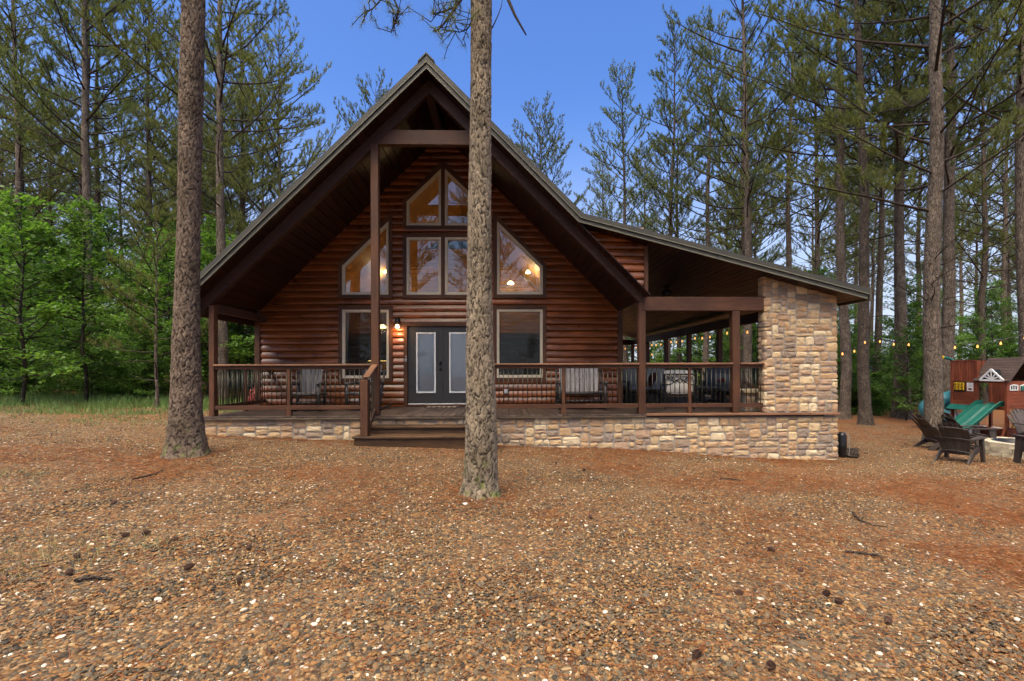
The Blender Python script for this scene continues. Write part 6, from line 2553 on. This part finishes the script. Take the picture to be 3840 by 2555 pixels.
def in_house(x, y):
    return ((x > XL - .1) & (x < 7.25) & (y > YF + .02)) | ((x > st0 - .1) & (x < st1 + .1) & (y > 9.0)) | ((x - floc.x) ** 2 + (y - floc.y) ** 2 < .17 ** 2) | ((x - lloc.x) ** 2 + (y - lloc.y) ** 2 < .27 ** 2)


def field(y0, y1, dens, xm=1.2):
    w0, w1 = 1.16 * y0 + xm, 1.16 * y1 + xm
    n = int((y1 - y0) * (w0 + w1) * dens)
    y = NR.uniform(y0, y1, n)
    x = NR.uniform(-1, 1, n) * (1.16 * y + xm)
    k = ~in_house(x, y)
    return x[k], y[k]


xs, ys, ss = [], [], []
for (a, b, dn, sz) in ((1.7, 3.2, 3600, 1.0), (3.2, 4.6, 2600, 1.0), (4.6, 6.5, 1500, 1.0), (6.5, 9.7, 650, 1.0), (9.7, 16, 200, 1.0)):
    x, y = field(a, b, dn)
    keep = patch(x, y) + NR.normal(0, .5, len(x)) < .95
    x, y = x[keep], y[keep]
    xs.append(x)
    ys.append(y)
    ss.append(np.full(len(x), sz))
x, y, s_ = np.concatenate(xs), np.concatenate(ys), np.concatenate(ss)
n = len(x)
base = np.clip(NR.lognormal(math.log(.0084), .36, n), .004, .022) * s_
sc_ = np.stack([base * NR.uniform(.9, 1.45, n), base * NR.uniform(.7, 1.1, n), base * NR.uniform(.35, .65, n)], -1)
ro_ = np.stack([NR.normal(0, .28, n), NR.normal(0, .28, n), NR.uniform(0, 6.28, n)], -1)
z_ = ground_z(x, y) + base * .22
nodes_scatter("gravel", 'pebble', PEBBLE, np.stack([x, y, z_], -1), ro_, sc_, "brown, grey and white pebbles covering the yard")
print("pebbles", n)
# pine straw
xs, ys = [], []
for (a, b, dn) in ((1.7, 3.5, 2000), (3.5, 6.0, 1300), (6.0, 9.7, 650), (9.7, 16, 220)):
    x, y = field(a, b, dn)
    keep = patch(x, y) + NR.normal(0, .45, len(x)) > .62
    xs.append(x[keep])
    ys.append(y[keep])
    k2 = NR.uniform(0, 1, len(x)) < .12
    xs.append(x[k2])
    ys.append(y[k2])
x, y = np.concatenate(xs), np.concatenate(ys)
# extra straw gathered round the trunk feet and along the foundation
for (c, r0_, m_) in ((floc, .45, 900), (lloc, .55, 900)):
    q = NR.uniform(0, 6.28, m_)
    d = np.abs(NR.normal(0, r0_, m_)) + .15
    x, y = np.concatenate([x, c.x + d * np.cos(q)]), np.concatenate([y, c.y + d * np.sin(q)])
xf = NR.uniform(XL, 7.2, 2600)
yf = YF + .06 - np.abs(NR.normal(0, .22, 2600))
x, y = np.concatenate([x, xf]), np.concatenate([y, yf])
k = ~in_house(x, y)
x, y = x[k], y[k]
n = len(x)
L = NR.uniform(.07, .17, n)
az = NR.uniform(0, 6.28, n)
ro_ = np.stack([np.full(n, math.pi / 2) + NR.normal(0, .10, n), NR.uniform(0, 3, n) * 0, az], -1)
sc_ = np.stack([np.full(n, .0019), np.full(n, .0019), L], -1)
# the cone starts at its base: lay it so that its middle is at the point
z_ = ground_z(x, y) + .006 + NR.uniform(0, .012, n)
nodes_scatter("pine_straw", 'straw', STRAW, np.stack([x, y, z_], -1), ro_, sc_, "rust coloured pine needles lying in drifts on the gravel")
print("straw", n)
# grass at the thicket's edge
n = 80000
x = NR.uniform(-24, -5.5, n)
y = NR.uniform(10.5, 22, n)
edge_ = np.interp(x, [-24, -12, -9, -6.4], [13.2, 12.6, 13.0, 13.2])
keep = (NR.normal(0, 1.0, n) + y > edge_ - .3 + 1.1 * patch(x, y)) & (y < edge_ + 5.2 + NR.normal(0, .6, n)) & ~in_house(x, y) & (patch(x * 1.7 + 3, y * 1.7) + NR.normal(0, .5, n) > -.35)
x, y = x[keep], y[keep]
n = len(x)
h = NR.uniform(.06, .30, n) * np.clip((y - edge_[keep] + 1.6) / 2.5, .3, 1.2)
ro_ = np.stack([NR.normal(0, .38, n), NR.normal(0, .38, n), NR.uniform(0, 6.28, n)], -1)
nodes_scatter("grass", 'blade', GRASSM, np.stack([x, y, ground_z(x, y) - .01], -1), ro_, np.stack([np.full(n, .010), np.full(n, .005), h], -1), "loose green grass growing along the thicket's edge")
xs, ys = [], []
for (cx_, cy_, r_, m_) in ((-3.9, 3.75, .55, 260), (-3.2, 3.9, .4, 90), (-2.2, 3.5, .4, 40), (-6.6, 6.2, .5, 220), (-5.6, 5.6, .5, 60), (-1.1, 4.2, .6, 30), (6.6, 9.3, .25, 40), (8.4, 9.2, .5, 60), (-8.5, 9.5, 1.4, 400), (-11, 11, 1.5, 600), (9.5, 12, .8, 80), (2.5, 6, 1.0, 20)):
    xs.append(NR.normal(cx_, r_, m_))
    ys.append(NR.normal(cy_, r_ * .5, m_))
x, y = np.concatenate(xs), np.concatenate(ys)
k = ~in_house(x, y)
x, y = x[k], y[k]
n = len(x)
h = NR.uniform(.03, .13, n)
ro_ = np.stack([NR.normal(0, .55, n), NR.normal(0, .55, n), NR.uniform(0, 6.28, n)], -1)
nodes_scatter("pale_grass", 'blade', DRYGRASS, np.stack([x, y, ground_z(x, y)], -1), ro_, np.stack([np.full(n, .0025), np.full(n, .0018), h], -1), "thin pale grass tufts poking through the gravel")

# ---- pine cones, twigs, stones on the gravel
m = MB()
for i in range(9):
    zz = i / 8
    r_ = .022 * math.sin(math.pi * (.18 + .75 * zz)) + .004
    nsc = 8
    for k in range(nsc):
        a = 2 * math.pi * (k + .5 * (i % 2)) / nsc
        c, s_ = math.cos(a), math.sin(a)
        t_ = np.array([-s_, c, 0]) * .007
        o_ = np.array([c, s_, 0])
        b0 = o_ * r_ * .45 + np.array([0, 0, .085 * zz])
        tip = o_ * (r_ + .006) + np.array([0, 0, .085 * zz + .008])
        m.add([b0 - t_ * .6, b0 + t_ * .6, tip + t_, tip - t_, tip + np.array([0, 0, -.006])], [(0, 1, 2, 3), (0, 3, 4), (1, 4, 2), (0, 4, 1), (3, 2, 4)])
m.lathe([(0, 0), (.010, .005), (.012, .05), (0, .088)], 8)
CONE = m.mesh("cone_scales", plain("pine_cone", (.085, .042, .026), .8, noise=.4, nscale=60))
for (px, py_) in ((880, 2195), (535, 2010), (645, 2035), (485, 2015), (290, 2100), (250, 2165), (690, 2145), (420, 1895), (2905, 2075), (3130, 2265), (3110, 2235), (2900, 2510), (2625, 2460), (3000, 2150), (2785, 2235), (2085, 1743), (2185, 1768), (2215, 1950), (930, 2070), (3330, 2350)):
    Yc = 5.0
    for _ in range(8):
        p = U(px, py_, Yc)
        Yc *= (CZ - G(p.x, Yc)) / max(.05, CZ - p.z)
    p = U(px, py_, Yc)
    t = thing("pine_cone", (p.x, Yc, G(p.x, Yc) + .028), "small dark brown pine cone lying on the gravel", "pine cone", "pine cones fallen on the gravel")
    link("cone_scales", CONE, t, (0, 0, 0), (math.pi / 2 + R.uniform(-.3, .3), 0, R.uniform(0, 6.28)), (.72, .72, R.uniform(.55, .8)))


def gpt(px, py_):
    Yc = 5.0
    for _ in range(8):
        p = U(px, py_, Yc)
        Yc *= (CZ - G(p.x, Yc)) / max(.05, CZ - p.z)
    p = U(px, py_, Yc)
    return Vector((p.x, Yc, G(p.x, Yc)))


for (pxs, label) in (([(498, 1803), (540, 1795), (585, 1782), (617, 1765)], "dark forked twig lying on the gravel before the thick brown trunk"),
                     ([(3195, 1925), (3225, 1960), (3270, 1975), (3325, 1985)], "long dark twig lying on open gravel below the pillar"),
                     ([(2700, 1798), (2740, 1803), (2780, 1806)], "thin twig on the gravel near the foundation"),
                     ([(3170, 2075), (3230, 2085), (3300, 2092)], "slim bent twig lower on the gravel"),
                     ([(280, 2185), (350, 2182), (420, 2180)], "dark twig beside the pale grass tufts")):
    p = [gpt(*q) + Vector((0, 0, .018)) for q in pxs]
    t = thing("fallen_twig", p[0], label, "twig")
    q = [v - p[0] + Vector((0, 0, .01 * (i % 2))) for i, v in enumerate(p)]
    mb = MB().tube(q, [.012, .011, .009, .005][:len(q)], 6)
    mb.build("stem", BARK_D, t, off=False)
    MB().tube([q[1], q[1] + (q[2] - q[1]) * .5 + Vector((.05, .1, .02))], [.006, .003], 5).build("side_shoot", BARK_D, t, off=False)
ROCKW = plain("pale_rock", (.6, .56, .49), .85, noise=.2, nscale=12)
for (px, py_, r_, label) in ((690, 1716, .055, "pale rock resting against the foot of the thick brown trunk"), (1745, 1890, .022, "white stone just in front of the front pine's foot")):
    p = gpt(px, py_)
    t = thing("rock", p + Vector((0, -.04, r_ * .5)), label, "rock")
    mb = MB()
    n_ = 10
    for i in range(6):
        ph = math.pi * i / 5
        for k in range(n_):
            a = 2 * math.pi * k / n_
            rr = r_ * (1 + .18 * math.sin(2 * a + i) + R.uniform(-.08, .08))
            mb.v.append((rr * 1.3 * math.sin(ph) * math.cos(a), rr * math.sin(ph) * math.sin(a), rr * .75 * math.cos(ph)))
    for i in range(5):
        for k in range(n_):
            mb.f.append((i * n_ + k, (i + 1) * n_ + k, (i + 1) * n_ + (k + 1) % n_, i * n_ + (k + 1) % n_))
    mb.build("stone_body", ROCKW, t, off=False)
